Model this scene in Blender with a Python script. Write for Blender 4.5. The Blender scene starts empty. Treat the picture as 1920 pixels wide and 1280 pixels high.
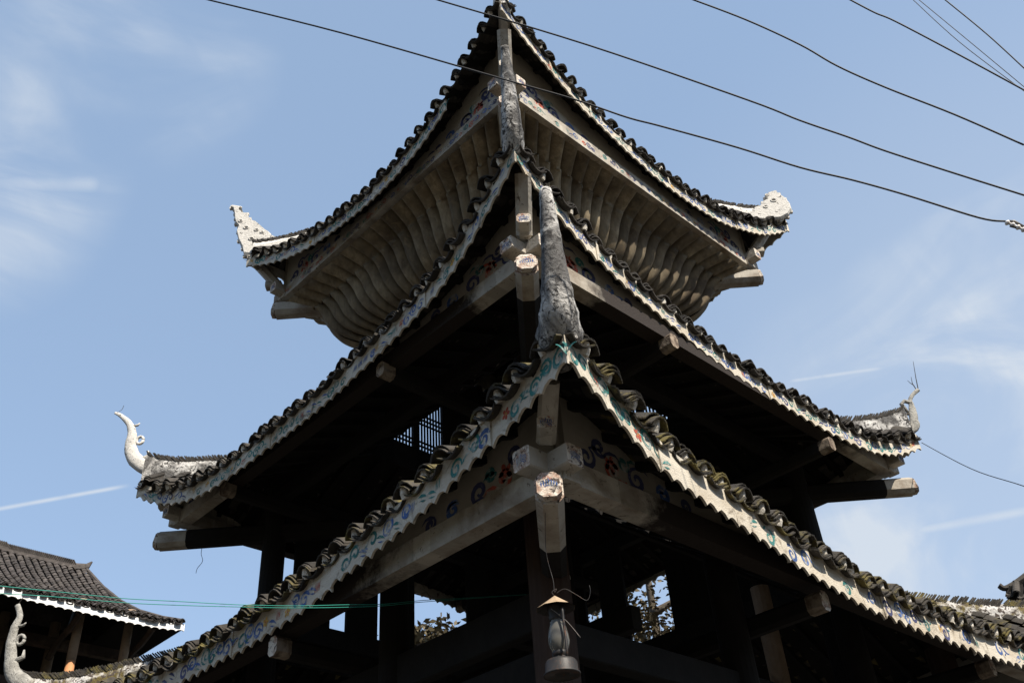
import bpy, math, random
from mathutils import Vector, Matrix
random.seed(7)
SC = bpy.context.scene
# ------------------------------------------------------------------ camera
cam_d = bpy.data.cameras.new("camera"); cam = bpy.data.objects.new("camera", cam_d)
SC.collection.objects.link(cam); SC.camera = cam
R = ((0.72549224, -0.68510272, -0.06553829), (0.37305205, 0.47148674, -0.79908224), (0.57835385, 0.55527877, 0.59763895))
M = Matrix(((R[0][0], -R[1][0], -R[2][0]), (R[0][1], -R[1][1], -R[2][1]), (R[0][2], -R[1][2], -R[2][2]))).to_4x4()
M.translation = Vector((-8.785, -8.213, 1.6))
cam.matrix_world = M
cam_d.sensor_width = 36; cam_d.lens = 1802.72 * 36 / 1920
cam_d.clip_start = 0.05; cam_d.clip_end = 5000
CAM = Vector((-8.785, -8.213, 1.6))
# ------------------------------------------------------------------ sun, sky, exposure
SUN = Vector((-0.08, -0.65, 0.755)).normalized()
sun_d = bpy.data.lights.new("sun", 'SUN'); sun_d.energy = 4.0; sun_d.angle = math.radians(0.5); sun_d.color = (1.0, 0.93, 0.82)
sun = bpy.data.objects.new("sun", sun_d); SC.collection.objects.link(sun)
sun.rotation_euler = SUN.to_track_quat('Z', 'Y').to_euler()
W = bpy.data.worlds.new("World"); SC.world = W; W.use_nodes = True
nt = W.node_tree; nt.nodes.clear()
N = nt.nodes.new; L = nt.links.new
out = N('ShaderNodeOutputWorld'); bg = N('ShaderNodeBackground'); bg.inputs['Strength'].default_value = 0.15
sky = N('ShaderNodeTexSky'); sky.sky_type = 'NISHITA'; sky.sun_disc = False
sky.sun_elevation = math.asin(SUN.z); sky.sun_rotation = math.atan2(SUN.x, SUN.y)
sky.air_density = 1.0; sky.dust_density = 1.0; sky.ozone_density = 1.6; sky.altitude = 300
SKYD = {}
def sky_clouds():
    tc = N('ShaderNodeTexCoord')
    cur = None
    def noise(scale, detail, rough, dist, sc, rot=(0, 0, 0), loc=(0, 0, 0)):
        mp = N('ShaderNodeMapping'); mp.inputs['Scale'].default_value = sc; mp.inputs['Rotation'].default_value = rot; mp.inputs['Location'].default_value = loc
        L(tc.outputs['Generated'], mp.inputs['Vector'])
        n = N('ShaderNodeTexNoise'); n.inputs['Scale'].default_value = scale; n.inputs['Detail'].default_value = detail
        n.inputs['Roughness'].default_value = rough; n.inputs['Distortion'].default_value = dist
        L(mp.outputs[0], n.inputs['Vector']); return n.outputs['Fac']
    def mth(op, a, b=None, clamp=False):
        m = N('ShaderNodeMath'); m.operation = op; m.use_clamp = clamp
        for i, v in enumerate((a, b)):
            if v is None: continue
            if isinstance(v, (int, float)): m.inputs[i].default_value = v
            else: L(v, m.inputs[i])
        return m.outputs[0]
    def rng(v, a, b, c=0, d=1):
        m = N('ShaderNodeMapRange'); m.interpolation_type = 'SMOOTHSTEP'
        for i, x in enumerate((a, b, c, d)): m.inputs[i + 1].default_value = x
        L(v, m.inputs[0]); return m.outputs[0]
    def dot(v):
        m = N('ShaderNodeVectorMath'); m.operation = 'DOT_PRODUCT'; L(tc.outputs['Generated'], m.inputs[0]); m.inputs[1].default_value = v
        return m.outputs['Value']
    def pix(x, y):
        return M.to_3x3() @ Vector(((x - 960) / 1802.72, -(y - 640) / 1802.72, -1)).normalized()
    # broad wispy patches: direction of the patch, its radius, its strength
    wis = noise(4.0, 7, 0.5, 1.0, (1.0, 1.0, 2.6), rot=(0.5, 0.3, 0.6))
    wis2 = noise(11.0, 6, 0.5, 1.2, (1.0, 2.6, 1.0), rot=(0.2, 0.7, 0.1))
    w = mth('MULTIPLY', rng(wis, 0.36, 0.78), rng(wis2, 0.2, 0.8, 0.55, 1.0))
    tot = None
    for (x, y, r, s) in ((170, 60, 6, 0.60), (50, 190, 3.5, 0.6), (-60, 330, 8, 0.6), (120, 330, 4, 0.3), (1890, 730, 11, 0.8), (1750, 1000, 9, 0.75), (1950, 560, 9, 0.45), (300, 90, 7, 0.3), (1700, 880, 12, .3)):
        d = rng(dot(pix(x, y)), math.cos(math.radians(r)), 1.0, 0, s)
        tot = d if tot is None else mth('MAXIMUM', tot, d)
    cl = mth('MULTIPLY', w, tot)
    haze = mth('MULTIPLY', rng(dot(pix(2300, 1100)), math.cos(math.radians(38)), 1.0, 0, 0.34), 1.0)
    # condensation trails: thin straight streaks (great-circle arcs) of limited length
    for (x0, y0, x1, y1, wd, s) in ((-120, 975, 250, 908, 0.0030, 0.42), (1470, 716, 1665, 688, 0.0034, 0.26), (1690, 1000, 2050, 935, .006, .22), (-40, 345, 200, 345, .012, .25)):
        a, b = pix(x0, y0), pix(x1, y1); n = a.cross(b).normalized(); mid = (a + b).normalized(); half = a.angle(b) / 2
        st = rng(mth('ABSOLUTE', dot(n)), 0.0, wd, 1, 0)
        ln = rng(dot(mid), math.cos(half), math.cos(half * 0.7))
        t = mth('MULTIPLY', mth('MULTIPLY', st, ln), rng(wis2, 0.2, 0.6, s * 0.5, s))
        cl = mth('MAXIMUM', cl, t)
    fac = mth('ADD', mth('MULTIPLY', cl, 2.1), haze, True)
    return mth('MULTIPLY', fac, 0.9)
mix = N('ShaderNodeMix'); mix.data_type = 'RGBA'
L(sky_clouds(), mix.inputs[0]); 
hs = N('ShaderNodeHueSaturation'); hs.inputs['Saturation'].default_value = 0.88; hs.inputs['Value'].default_value = 1.0
L(sky.outputs[0], hs.inputs['Color'])
even = N('ShaderNodeMix'); even.data_type = 'RGBA'; even.inputs[0].default_value = 0.72; even.inputs['B'].default_value = (1.08, 1.54, 2.22, 1)
L(hs.outputs[0], even.inputs['A']); L(even.outputs['Result'], mix.inputs['A']); mix.inputs['B'].default_value = (2.30, 2.52, 2.80, 1)
L(mix.outputs['Result'], bg.inputs['Color']); L(bg.outputs[0], out.inputs[0])
vs = SC.view_settings; vs.view_transform = 'Standard'; vs.look = 'None'; vs.gamma = 1; vs.exposure = 1.0; vs.use_curve_mapping = False
SC.render.engine = 'CYCLES'; SC.cycles.max_bounces = 5; SC.cycles.diffuse_bounces = 3

# ------------------------------------------------------------------ materials
def mat(name, base, rough=0.85, var=0.25, scale=6, alt=None, altth=(0.55, 0.7), altscale=3, bump=0.2, bscale=40, grain=None, alt2=None, alt2th=(0.6, .7), alt2scale=8, spec=0.3, metal=0.0):
    m = bpy.data.materials.new(name); m.use_nodes = True; t = m.node_tree; n = t.nodes; b = n['Principled BSDF']
    b.inputs['Roughness'].default_value = rough; b.inputs['Specular IOR Level'].default_value = spec; b.inputs['Metallic'].default_value = metal
    tc = n.new('ShaderNodeTexCoord'); geo = n.new('ShaderNodeNewGeometry')
    def nz(sc, stretch=None, det=6, dist=0.4):
        x = n.new('ShaderNodeTexNoise'); x.inputs['Scale'].default_value = sc; x.inputs['Detail'].default_value = det; x.inputs['Roughness'].default_value = 0.62; x.inputs['Distortion'].default_value = dist
        if stretch:
            mp = n.new('ShaderNodeMapping'); mp.inputs['Scale'].default_value = stretch; t.links.new(tc.outputs['Object'], mp.inputs[0]); t.links.new(mp.outputs[0], x.inputs[0])
        else: t.links.new(tc.outputs['Object'], x.inputs[0])
        return x.outputs['Fac']
    def mr(v, a, b2, c, d):
        x = n.new('ShaderNodeMapRange'); t.links.new(v, x.inputs[0])
        for i, q in enumerate((a, b2, c, d)): x.inputs[i + 1].default_value = q
        return x.outputs[0]
    def mixc(f, A, B):
        x = n.new('ShaderNodeMix'); x.data_type = 'RGBA'; t.links.new(f, x.inputs[0])
        for k, q in (('A', A), ('B', B)):
            if isinstance(q, tuple): x.inputs[k].default_value = (*q, 1)
            else: t.links.new(q, x.inputs[k])
        return x.outputs['Result']
    lo = tuple(c * (1 - var) for c in base); hi = tuple(min(1, c * (1 + var)) for c in base)
    col = mixc(mr(nz(scale, grain), 0.3, 0.7, 0, 1), lo, hi)
    # each loose piece (tile, board) gets its own tone
    isl = geo.outputs['Random Per Island']
    v = n.new('ShaderNodeHueSaturation'); t.links.new(mr(isl, 0, 1, 1 - var * 1.1, 1 + var * 1.1), v.inputs['Value']); t.links.new(col, v.inputs['Color']); col = v.outputs[0]
    if alt: col = mixc(mr(nz(altscale), altth[0], altth[1], 0, 1), col, alt)
    if alt2: col = mixc(mr(nz(alt2scale, None, 10, 1.2), alt2th[0], alt2th[1], 0, 1), col, alt2)
    t.links.new(col, b.inputs['Base Color'])
    if bump:
        bp = n.new('ShaderNodeBump'); bp.inputs['Strength'].default_value = bump; bp.inputs['Distance'].default_value = 0.02
        t.links.new(nz(bscale, grain, 8), bp.inputs['Height']); t.links.new(bp.outputs[0], b.inputs['Normal'])
    return m
MT = dict(
    board=mat('painted_white_board', (0.53, 0.48, 0.395), 0.8, 0.12, 3, alt=(0.36, 0.29, 0.20), altth=(0.46, 0.76), altscale=1.9, bump=0.5, bscale=28, grain=(1, 1, 5), alt2=(0.13, 0.10, 0.07), alt2th=(0.54, 0.70), alt2scale=6),
    panel=mat('painted_plank_panel', (0.34, 0.30, 0.24), 0.85, 0.14, 3, alt=(0.27, 0.24, 0.19), altth=(0.5, 0.75), altscale=1.7, bump=0.3, bscale=25),
    tile=mat('grey_clay_tile', (0.048, 0.042, 0.036), 0.85, 0.35, 9, alt=(0.10, 0.09, 0.07), altth=(0.58, 0.72), altscale=7, bump=0.5, bscale=45, alt2=(0.035, 0.034, 0.03), alt2th=(0.56, 0.64), alt2scale=12, spec=0.25),
    tilem=mat('mossy_clay_tile', (0.045, 0.039, 0.032), 0.85, 0.35, 9, alt=(0.13, 0.105, 0.035), altth=(0.51, 0.62), altscale=4.5, bump=0.6, bscale=45, alt2=(0.03, 0.03, 0.026), alt2th=(0.57, 0.66), alt2scale=12, spec=0.25),
    plug=mat('lime_plaster_plug', (0.62, 0.57, 0.49), 0.9, 0.22, 14, alt=(0.22, 0.20, 0.16), altth=(0.55, 0.68), altscale=9, bump=0.5, bscale=60),
    plaster=mat('weathered_white_plaster', (0.60, 0.57, 0.52), 0.9, 0.08, 6, alt=(0.42, 0.40, 0.37), altth=(0.5, 0.72), altscale=6, bump=0.7, bscale=30, alt2=(0.12, 0.11, 0.10), alt2th=(0.58, 0.66), alt2scale=16),
    mould=mat('mould_blackened_plaster', (0.50, 0.48, 0.45), 0.92, 0.12, 8, alt=(0.10, 0.095, 0.09), altth=(0.42, 0.56), altscale=3.2, bump=1.0, bscale=26, alt2=(0.035, 0.032, 0.03), alt2th=(0.50, 0.60), alt2scale=17),
    mossp=mat('mossy_ridge_plaster', (0.50, 0.48, 0.45), 0.92, 0.12, 8, alt=(0.13, 0.10, 0.035), altth=(0.46, 0.56), altscale=2.6, bump=0.9, bscale=26, alt2=(0.07, 0.055, 0.045), alt2th=(0.50, 0.56), alt2scale=14),
    beam=mat('greyed_painted_beam', (0.38, 0.345, 0.29), 0.8, 0.16, 4, alt=(0.17, 0.125, 0.085), altth=(0.46, 0.72), altscale=2.5, alt2=(.10,.075,.05), alt2th=(.6,.68), alt2scale=14, bump=0.35, bscale=22),
    beamend=mat('whitewashed_beam_end', (0.58, 0.52, 0.44), 0.85, 0.1, 8, alt=(0.34, 0.22, 0.16), altth=(0.46, 0.60), altscale=9, bump=1.0, bscale=34, alt2=(0.07, 0.05, 0.04), alt2th=(0.54, 0.62), alt2scale=20),
    wood=mat('smoked_or_shaded_dark_timber', (0.009, 0.0075, 0.0062), 0.95, 0.3, 5, bump=0.3, bscale=20),
    woodr=mat('brown_column_timber', (0.040, 0.022, 0.014), 0.8, 0.25, 4, bump=0.3, bscale=20, grain=(6, 6, 1)),
    timber=mat('bare_brown_timber', (0.040, 0.028, 0.020), 0.85, 0.3, 5, bump=0.4, bscale=20, alt=(0.10,0.07,0.05), altth=(.5,.7)),
    beamworn=mat('beam_with_worn_paint', (0.075, 0.052, 0.038), 0.85, 0.25, 5, bump=0.4, bscale=20, alt=(0.36, 0.33, 0.28), altth=(.44,.60), altscale=2.4, alt2=(0.06,.042,.03), alt2th=(.55,.62), alt2scale=9),
    oldend=mat('sawn_old_timber_end', (0.24, 0.19, 0.14), 0.9, 0.25, 10, alt=(0.10, 0.07, 0.05), altth=(.45,.6), altscale=8, bump=0.6, bscale=30),
    log=mat('bare_log_timber', (0.30, 0.22, 0.15), 0.8, 0.2, 5, bump=0.4, bscale=20, alt=(0.15, 0.1, 0.07)),
    cove=mat('limewashed_cove_board', (0.215, 0.170, 0.108), 0.82, 0.38, 2.0, grain=(7, 7, 0.9), alt=(0.085, 0.06, 0.036), altth=(0.42, 0.66), altscale=1.5, alt2=(0.20,.145,.08), alt2th=(.52,.7), alt2scale=5, bump=0.15, bscale=18),
    seam=mat('yellowed_cove_seam', (0.045, 0.032, 0.018), 0.85, 0.25, 5, alt=(0.14, 0.10, 0.045), altth=(0.45, 0.65), altscale=3, bump=0.2),
    teal=mat('teal_paint', (0.03, 0.15, 0.14), 0.8, 0.2, 10, alt=(0.40, 0.40, 0.36), altth=(0.50, 0.62), altscale=11, bump=0.2),
    blue=mat('blue_paint', (0.05, 0.10, 0.26), 0.8, 0.2, 10, alt=(0.38, 0.38, 0.36), altth=(0.50, 0.62), altscale=11, bump=0.2),
    red=mat('red_paint', (0.36, 0.075, 0.045), 0.8, 0.2, 10, alt=(0.42, 0.38, 0.33), altth=(0.50, 0.62), altscale=11, bump=0.2),
    yellow=mat('ochre_paint', (0.48, 0.28, 0.06), 0.8, 0.2, 10, alt=(0.45, 0.4, 0.33), altth=(0.50, 0.62), altscale=11, bump=0.2),
    pink=mat('faded_pink_paint', (0.42, 0.22, 0.17), 0.85, 0.2, 10, alt=(0.5, 0.45, 0.38), altth=(0.5, 0.66), altscale=18, bump=0.3),
    greyp=mat('grey_lichened_plaster', (0.36, 0.345, 0.31), 0.92, 0.12, 8, alt=(0.20, 0.19, 0.17), altth=(0.45, 0.65), altscale=6, bump=0.9, bscale=34, alt2=(0.09, 0.085, 0.08), alt2th=(0.56, 0.64), alt2scale=25),
    ink=mat('indigo_paint', (0.06, 0.065, 0.14), 0.8, 0.2, 10, alt=(0.3, 0.28, 0.25), altth=(0.60, 0.74), altscale=12, bump=0.2),
)
def fade_mat():  # beam paint wearing off into a dark tone that also carries under-eave shade
    m = MT['beam'].copy(); m.name = 'beam_worn_paint_and_shade'; t = m.node_tree; b = t.nodes['Principled BSDF']; src = b.inputs['Base Color'].links[0].from_socket
    at = t.nodes.new('ShaderNodeAttribute'); at.attribute_name = 'paint_shade'; tc = t.nodes.new('ShaderNodeTexCoord')
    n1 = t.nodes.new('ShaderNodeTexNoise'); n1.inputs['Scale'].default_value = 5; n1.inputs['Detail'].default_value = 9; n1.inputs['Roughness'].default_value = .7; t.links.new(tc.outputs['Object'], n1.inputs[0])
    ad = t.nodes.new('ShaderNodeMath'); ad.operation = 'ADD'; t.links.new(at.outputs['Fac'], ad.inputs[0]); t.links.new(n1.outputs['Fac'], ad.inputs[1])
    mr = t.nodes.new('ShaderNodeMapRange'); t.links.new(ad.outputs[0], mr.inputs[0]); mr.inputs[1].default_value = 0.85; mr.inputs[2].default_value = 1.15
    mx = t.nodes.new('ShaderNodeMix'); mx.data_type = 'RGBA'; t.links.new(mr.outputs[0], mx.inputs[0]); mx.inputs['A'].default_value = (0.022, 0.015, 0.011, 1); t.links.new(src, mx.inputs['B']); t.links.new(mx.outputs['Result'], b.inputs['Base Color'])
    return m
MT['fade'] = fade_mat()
# ------------------------------------------------------------------ mesh helpers
class MB:
    def __init__(s): s.v = []; s.f = []; s.m = []; s.mats = []
    def mi(s, name):
        if name not in s.mats: s.mats.append(name)
        return s.mats.index(name)
    def add(s, vs_, fs, m):
        o = len(s.v); s.v += [tuple(p) for p in vs_]; k = s.mi(m)
        for f in fs: s.f.append(tuple(i + o for i in f)); s.m.append(k)
    def box8(s, p, m):   # p: 8 points, bottom ring then top ring
        s.add(p, [(0, 3, 2, 1), (4, 5, 6, 7), (0, 1, 5, 4), (1, 2, 6, 5), (2, 3, 7, 6), (3, 0, 4, 7)], m)
    def box(s, c, sz, m, ax=None):
        c = Vector(c); X, Y, Z = ax if ax else (Vector((1, 0, 0)), Vector((0, 1, 0)), Vector((0, 0, 1)))
        h = [x / 2 for x in sz]
        s.box8([c + X * (a * h[0]) + Y * (b * h[1]) + Z * (d * h[2]) for d in (-1, 1) for a, b in ((-1, -1), (1, -1), (1, 1), (-1, 1))], m)
    def sweep(s, path, rad, m, seg=8, caps=True, flat=None, up=None, phase=0.0):
        path = [Vector(p) for p in path]; n = len(path); rings = []; fr = None
        for i, p in enumerate(path):
            t = (path[min(i + 1, n - 1)] - path[max(i - 1, 0)]).normalized()
            if fr is None:
                a = Vector(up) if up else (Vector((0, 0, 1)) if abs(t.z) < 0.9 else Vector((1, 0, 0)))
                fr = (a - t * a.dot(t)).normalized()
            else: fr = (fr - t * fr.dot(t)).normalized()
            b = t.cross(fr); r = rad[i] if isinstance(rad, list) else rad
            if isinstance(r, (int, float)): r = (r, r * (flat or 1))
            rings.append([p + fr * (r[0] * math.cos(2 * math.pi * (k + phase) / seg)) + b * (r[1] * math.sin(2 * math.pi * (k + phase) / seg)) for k in range(seg)])
        vs_ = [q for r_ in rings for q in r_]; fs = []
        for i in range(n - 1):
            for k in range(seg): fs.append((i * seg + k, i * seg + (k + 1) % seg, (i + 1) * seg + (k + 1) % seg, (i + 1) * seg + k))
        if caps: fs += [tuple(range(seg))[::-1], tuple((n - 1) * seg + k for k in range(seg))]
        s.add(vs_, fs, m)
    def build(s, name, parent=None, smooth=False, coll=None):
        me = bpy.data.meshes.new(name); me.from_pydata(s.v, [], s.f)
        for x in s.mats: me.materials.append(MT[x])
        me.polygons.foreach_set('material_index', s.m)
        if smooth: me.polygons.foreach_set('use_smooth', [True] * len(s.f))
        me.update(); o = bpy.data.objects.new(name, me); SC.collection.objects.link(o)
        if parent: o.parent = parent
        return o
def tag(o, label=None, cat=None, group=None, kind=None):
    if label: o['label'] = label
    if cat: o['category'] = cat
    if group: o['group'] = group
    if kind: o['kind'] = kind
    return o
def empty(name, loc=(0, 0, 0), label=None, cat=None, group=None, parent=None):
    o = bpy.data.objects.new(name, None); o.location = loc; o.empty_display_size = 0.3; SC.collection.objects.link(o)
    if parent: o.parent = parent
    return tag(o, label, cat, group)
V = Vector
def lerp(a, b, t): return a + (b - a) * t
def interp(tab, x):
    if x <= tab[0][0]: return tab[0][1]
    for (a, b), (c, d) in zip(tab, tab[1:]):
        if x <= c:
            t = (x - a) / (c - a); return lerp(b, d, t)
    return tab[-1][1]
def smooth_tab(tab, n=60, k=0.28):
    a, b = tab[0][0], tab[-1][0]; o = []
    for i in range(n + 1):
        x = lerp(a, b, i / n); s = 0; w = 0
        kk = min(k, abs(x - a) + 0.03, abs(b - x) + 0.03)
        for j in range(-6, 7):
            g = math.exp(-(j / 3.0) ** 2); s += g * interp(tab, x + kk * j / 3.0); w += g
        o.append((x, s / w))
    return o
# face frames: 'L' outward -X (u=Y), 'R' outward -Y (u=X), 'E' outward +X (u=Y), 'B' outward +Y (u=X)
def FP(face, u, d, z):
    return V({'L': (-d, u, z), 'R': (u, -d, z), 'E': (d, u, z), 'B': (u, d, z)}[face])
FU = {'L': V((0, 1, 0)), 'R': V((1, 0, 0)), 'E': V((0, 1, 0)), 'B': V((1, 0, 0))}
FN = {'L': V((-1, 0, 0)), 'R': V((0, -1, 0)), 'E': V((1, 0, 0)), 'B': V((0, 1, 0))}
# ------------------------------------------------------------------ tiers (corner plan positions and eave profiles)
TIER = {
 3: dict(x0=-4.75, x1=4.8, y0=-4.834, y1=4.9, dl=0.40, n=2.62, zn=6.05, zF=5.56, zL=5.45, zR=5.45, zB=5.45, h=0.262, sc=0.165, am=.30, over=0.085, tile='tilem', pt=0.255,
    L=[(-4.83, 5.56), (-4.67, 5.51), (-4.28, 5.46), (-3.68, 5.37), (-3.02, 5.27), (-2.34, 5.21), (-1.73, 5.17), (-1.0, 5.11), (-0.06, 5.07), (0.93, 5.06), (1.71, 5.08), (2.6, 5.09), (3.4, 5.12), (4.1, 5.2), (4.55, 5.34), (4.9, 5.5)],
    R=[(-4.75, 5.56), (-4.34, 5.47), (-4.16, 5.38), (-3.92, 5.28), (-3.69, 5.20), (-3.4, 5.17), (-3.19, 5.16), (-2.71, 5.14), (-2.28, 5.10), (-1.9, 5.06), (-1.49, 5.01), (-1.13, 4.98), (-0.62, 4.92), (0.04, 4.89), (0.79, 4.89), (1.74, 4.91), (2.79, 4.93), (3.6, 5.0), (4.2, 5.15), (4.8, 5.45)]),
 2: dict(x0=-4.074, x1=3.8, y0=-3.926, y1=3.72, dl=0.37, n=1.70, zn=8.76, zF=8.75, zL=8.38, zR=8.34, zB=8.35, h=0.235, sc=0.17, am=.26, pt=.225, over=0.08, tile='tile',
    L=[(-3.93, 8.75), (-3.42, 8.54), (-3.0, 8.36), (-2.68, 8.24), (-2.3, 8.16), (-1.82, 8.10), (-1.22, 8.05), (-0.14, 7.96), (0.59, 7.94), (1.32, 7.90), (1.85, 7.86), (2.21, 7.85), (2.56, 7.88), (3.11, 8.01), (3.45, 8.2), (3.72, 8.38)],
    R=[(-4.07, 8.75), (-3.62, 8.60), (-3.36, 8.54), (-3.16, 8.49), (-2.69, 8.38), (-2.3, 8.30), (-1.75, 8.25), (-1.38, 8.21), (-0.82, 8.12), (-0.16, 8.05), (0.67, 8.02), (1.41, 7.98), (2.16, 7.94), (2.7, 7.96), (3.21, 8.06), (3.8, 8.34)]),
 1: dict(x0=-3.25, x1=3.5, y0=-3.193, y1=3.0, dl=0.30, n=0.25, zn=15.2, zF=12.80, zL=12.57, zR=12.90, zB=12.7, h=0.245, sc=0.15, am=.26, pt=.215, over=0.08, tile='tile',
    L=[(-3.19, 12.80), (-2.7, 12.62), (-2.2, 12.42), (-1.73, 12.26), (-1.37, 12.14), (-0.93, 12.02), (-0.38, 11.95), (0.07, 11.93), (0.67, 11.97), (1.33, 12.03), (2.02, 12.16), (2.48, 12.31), (3.0, 12.57)],
    R=[(-3.25, 12.80), (-2.78, 12.73), (-2.34, 12.66), (-1.87, 12.55), (-1.53, 12.43), (-0.92, 12.33), (-0.42, 12.22), (0.26, 12.16), (0.95, 12.14), (1.76, 12.18), (2.8, 12.45), (3.5, 12.90)]),
}
def mid_mirror(tab, u0, u1, z0, z1):
    a, b = tab[0][0], tab[-1][0]; r = []
    lo = min(z for _, z in tab)
    for u, z in tab:
        s = (u - a) / (b - a); end = tab[0][1] if s < .5 else tab[-1][1]; tgt = z0 if s < .5 else z1
        k = (z - lo) / max(1e-6, end - lo); r.append((lerp(u0, u1, s), lo + k * (tgt - lo)))
    return r
class Tier:
    def __init__(s, i):
        t = TIER[i]; s.i = i; s.__dict__.update(t)
        s.tab = {'L': smooth_tab(t['L']), 'R': smooth_tab(t['R'])}
        lflip = [(-u, z) for u, z in reversed(t['R'])]
        s.tab['B'] = smooth_tab(mid_mirror(t['R'], s.x0, s.x1, s.zL, s.zB)); s.tab['E'] = smooth_tab(mid_mirror(t['L'], s.y0, s.y1, s.zR, s.zB))
        if i == 2:
            s.tab['B'] = [(u, z - 0.10 * max(0, 1 - abs((u) / 3.4) ** 3)) for u, z in s.tab['B']]
        s.w = {'L': -s.x0, 'R': -s.y0, 'E': s.x1, 'B': s.y1}
        s.u = {'L': (s.y0, s.y1), 'E': (s.y0, s.y1), 'R': (s.x0, s.x1), 'B': (s.x0, s.x1)}
    def D(s, f, u):
        u0, u1 = s.u[f]; q = min(1, abs((u - (u0 + u1) / 2) / ((u1 - u0) / 2)))
        return s.w[f] - s.dl * (1 - q ** 2.5)
    def Z(s, f, u): return interp(s.tab[f], u)
    def S(s, f, sv, t):
        """roof surface, sv 0..1 along the eave, t 0 at the eave, 1 at the wall"""
        u0, u1 = s.u[f]; ue = lerp(u0, u1, sv); u = lerp(ue, lerp(-s.n, s.n, sv), t)
        d = lerp(s.D(f, ue), s.n, t); ze = s.Z(f, ue)
        if s.i == 1: h = 0.35 * t + 0.65 * t * t
        else: h = 0.8 * t + 0.2 * t * t
        return FP(f, u, d, lerp(ze, s.zn, h))
    def row(s, f, u, t):
        u0, u1 = s.u[f]; a = lerp(u0, -s.n, t); b = lerp(u1, s.n, t); sv = (u - a) / (b - a)
        return sv
# ------------------------------------------------------------------ painted scrollwork (ribbons of paint lying on a surface)
def spiral(r, turns=1.35, ccw=1, ph=0, w0=0.012, n=16):
    pts = []
    for i in range(n + 1):
        t = i / n; a = ph + ccw * turns * 2 * math.pi * t; rr = r * (1 - 0.82 * t)
        pts.append((rr * math.cos(a), rr * math.sin(a), w0 * (0.55 + 0.6 * math.sin(math.pi * min(1, t * 1.1)))))
    return pts
def ribbon(mb, mp, pts, m):
    """pts: (u, v, halfwidth); mp maps (u, v) to a point on the surface"""
    vs_ = []; n = len(pts)
    for i, (x, y, w) in enumerate(pts):
        a = pts[max(0, i - 1)]; b = pts[min(n - 1, i + 1)]; dx, dy = b[0] - a[0], b[1] - a[1]; l = math.hypot(dx, dy) or 1
        nx, ny = -dy / l * w, dx / l * w
        vs_ += [mp(x + nx, y + ny), mp(x - nx, y - ny)]
    mb.add(vs_, [(2 * i, 2 * i + 1, 2 * i + 3, 2 * i + 2) for i in range(n - 1)], m)
def blob(mb, mp, cx, cy, rx, ry, m, n=8, rot=0):
    ca, sa = math.cos(rot), math.sin(rot)
    p = [(rx * math.cos(2 * math.pi * i / n), ry * math.sin(2 * math.pi * i / n)) for i in range(n)]
    mb.add([mp(cx + x * ca - y * sa, cy + x * sa + y * ca) for x, y in p], [tuple(range(n))], m)
def scrolls(mb, mp, u0, u1, v0, v1, rnd, cols, dens=1.0, size=1.0):
    """fill a strip u0..u1, v0..v1 with running scrolls, leaves, combs and flowers"""
    H = v1 - v0; u = u0 + 0.05; side = 1
    while u < u1 - 0.05:
        c = rnd.choice(cols); k = rnd.random(); r = H * rnd.uniform(0.25, 0.38) * size; vc = (v0 + v1) / 2 + side * H * 0.10
        if rnd.random() > dens: u += H * 0.5; continue
        if k < 0.66:
            ph = rnd.uniform(-0.6, 0.6) + (math.pi if side > 0 else 0)
            w = H * 0.055 * size
            tail = [(x + u, y + vc, q) for x, y, q in spiral(r, rnd.uniform(1.1, 1.5), side, ph, w)]
            x0, y0, _ = tail[0]; ex = rnd.choice((-1, 1)) * H * 0.55
            lead = [(x0 + ex * (1 - t) * 0.9, y0 - side * H * 0.22 * math.sin((1 - t) * 2.2) * .9, w * (0.2 + 0.8 * t)) for t in (0, .2, .4, .6, .8)]
            ribbon(mb, mp, lead + tail, c)
            if rnd.random() < 0.6:
                blob(mb, mp, u + ex * .8, vc - side * H * 0.2, H * 0.11, H * 0.045, rnd.choice(cols), rot=rnd.uniform(-1, 1))
            u += H * rnd.uniform(0.55, 0.8)
        elif k < 0.75:
            cc = rnd.choice(['red', c, c, 'yellow'])
            for j in range(rnd.randint(3, 4)):
                x = u + j * H * 0.11; ribbon(mb, mp, [(x, v0 + H * 0.25, 0.001), (x + H * .03, v0 + H * 0.45, H * .035), (x + H * .06, v0 + H * 0.68, .002)], cc)
            u += H * 0.55
        elif k < 0.81:
            cc = rnd.choice(['red', 'yellow']); a0 = rnd.random()
            for j in range(5):
                a = a0 + j * 2 * math.pi / 5; blob(mb, mp, u + H * .14 * math.cos(a), vc + H * .14 * math.sin(a), H * .10, H * .075, cc, rot=a)
            blob(mb, mp, u, vc, H * 0.05, H * 0.05, 'yellow' if cc == 'red' else 'red'); u += H * 0.6
        else:
            a = rnd.uniform(-.6, .6)
            ribbon(mb, mp, [(u - H * .3, vc + H * .18, .001), (u - H * .1, vc + H * .02, H * .05), (u + H * .12, vc - H * .08, H * .065), (u + H * .34, vc - H * .10, .001)], c)
            ribbon(mb, mp, [(u - H * .2, vc + H * .26, .001), (u, vc + H * .2, H * .04), (u + H * .22, vc + H * .1, .001)], rnd.choice(cols)); u += H * 0.6
        side = -side

# ------------------------------------------------------------------ the tower
tower = empty('drum_tower', (0, 0, 0), 'three-tiered timber drum tower with upswept grey tile roofs and painted white eave boards', 'drum tower')

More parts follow.
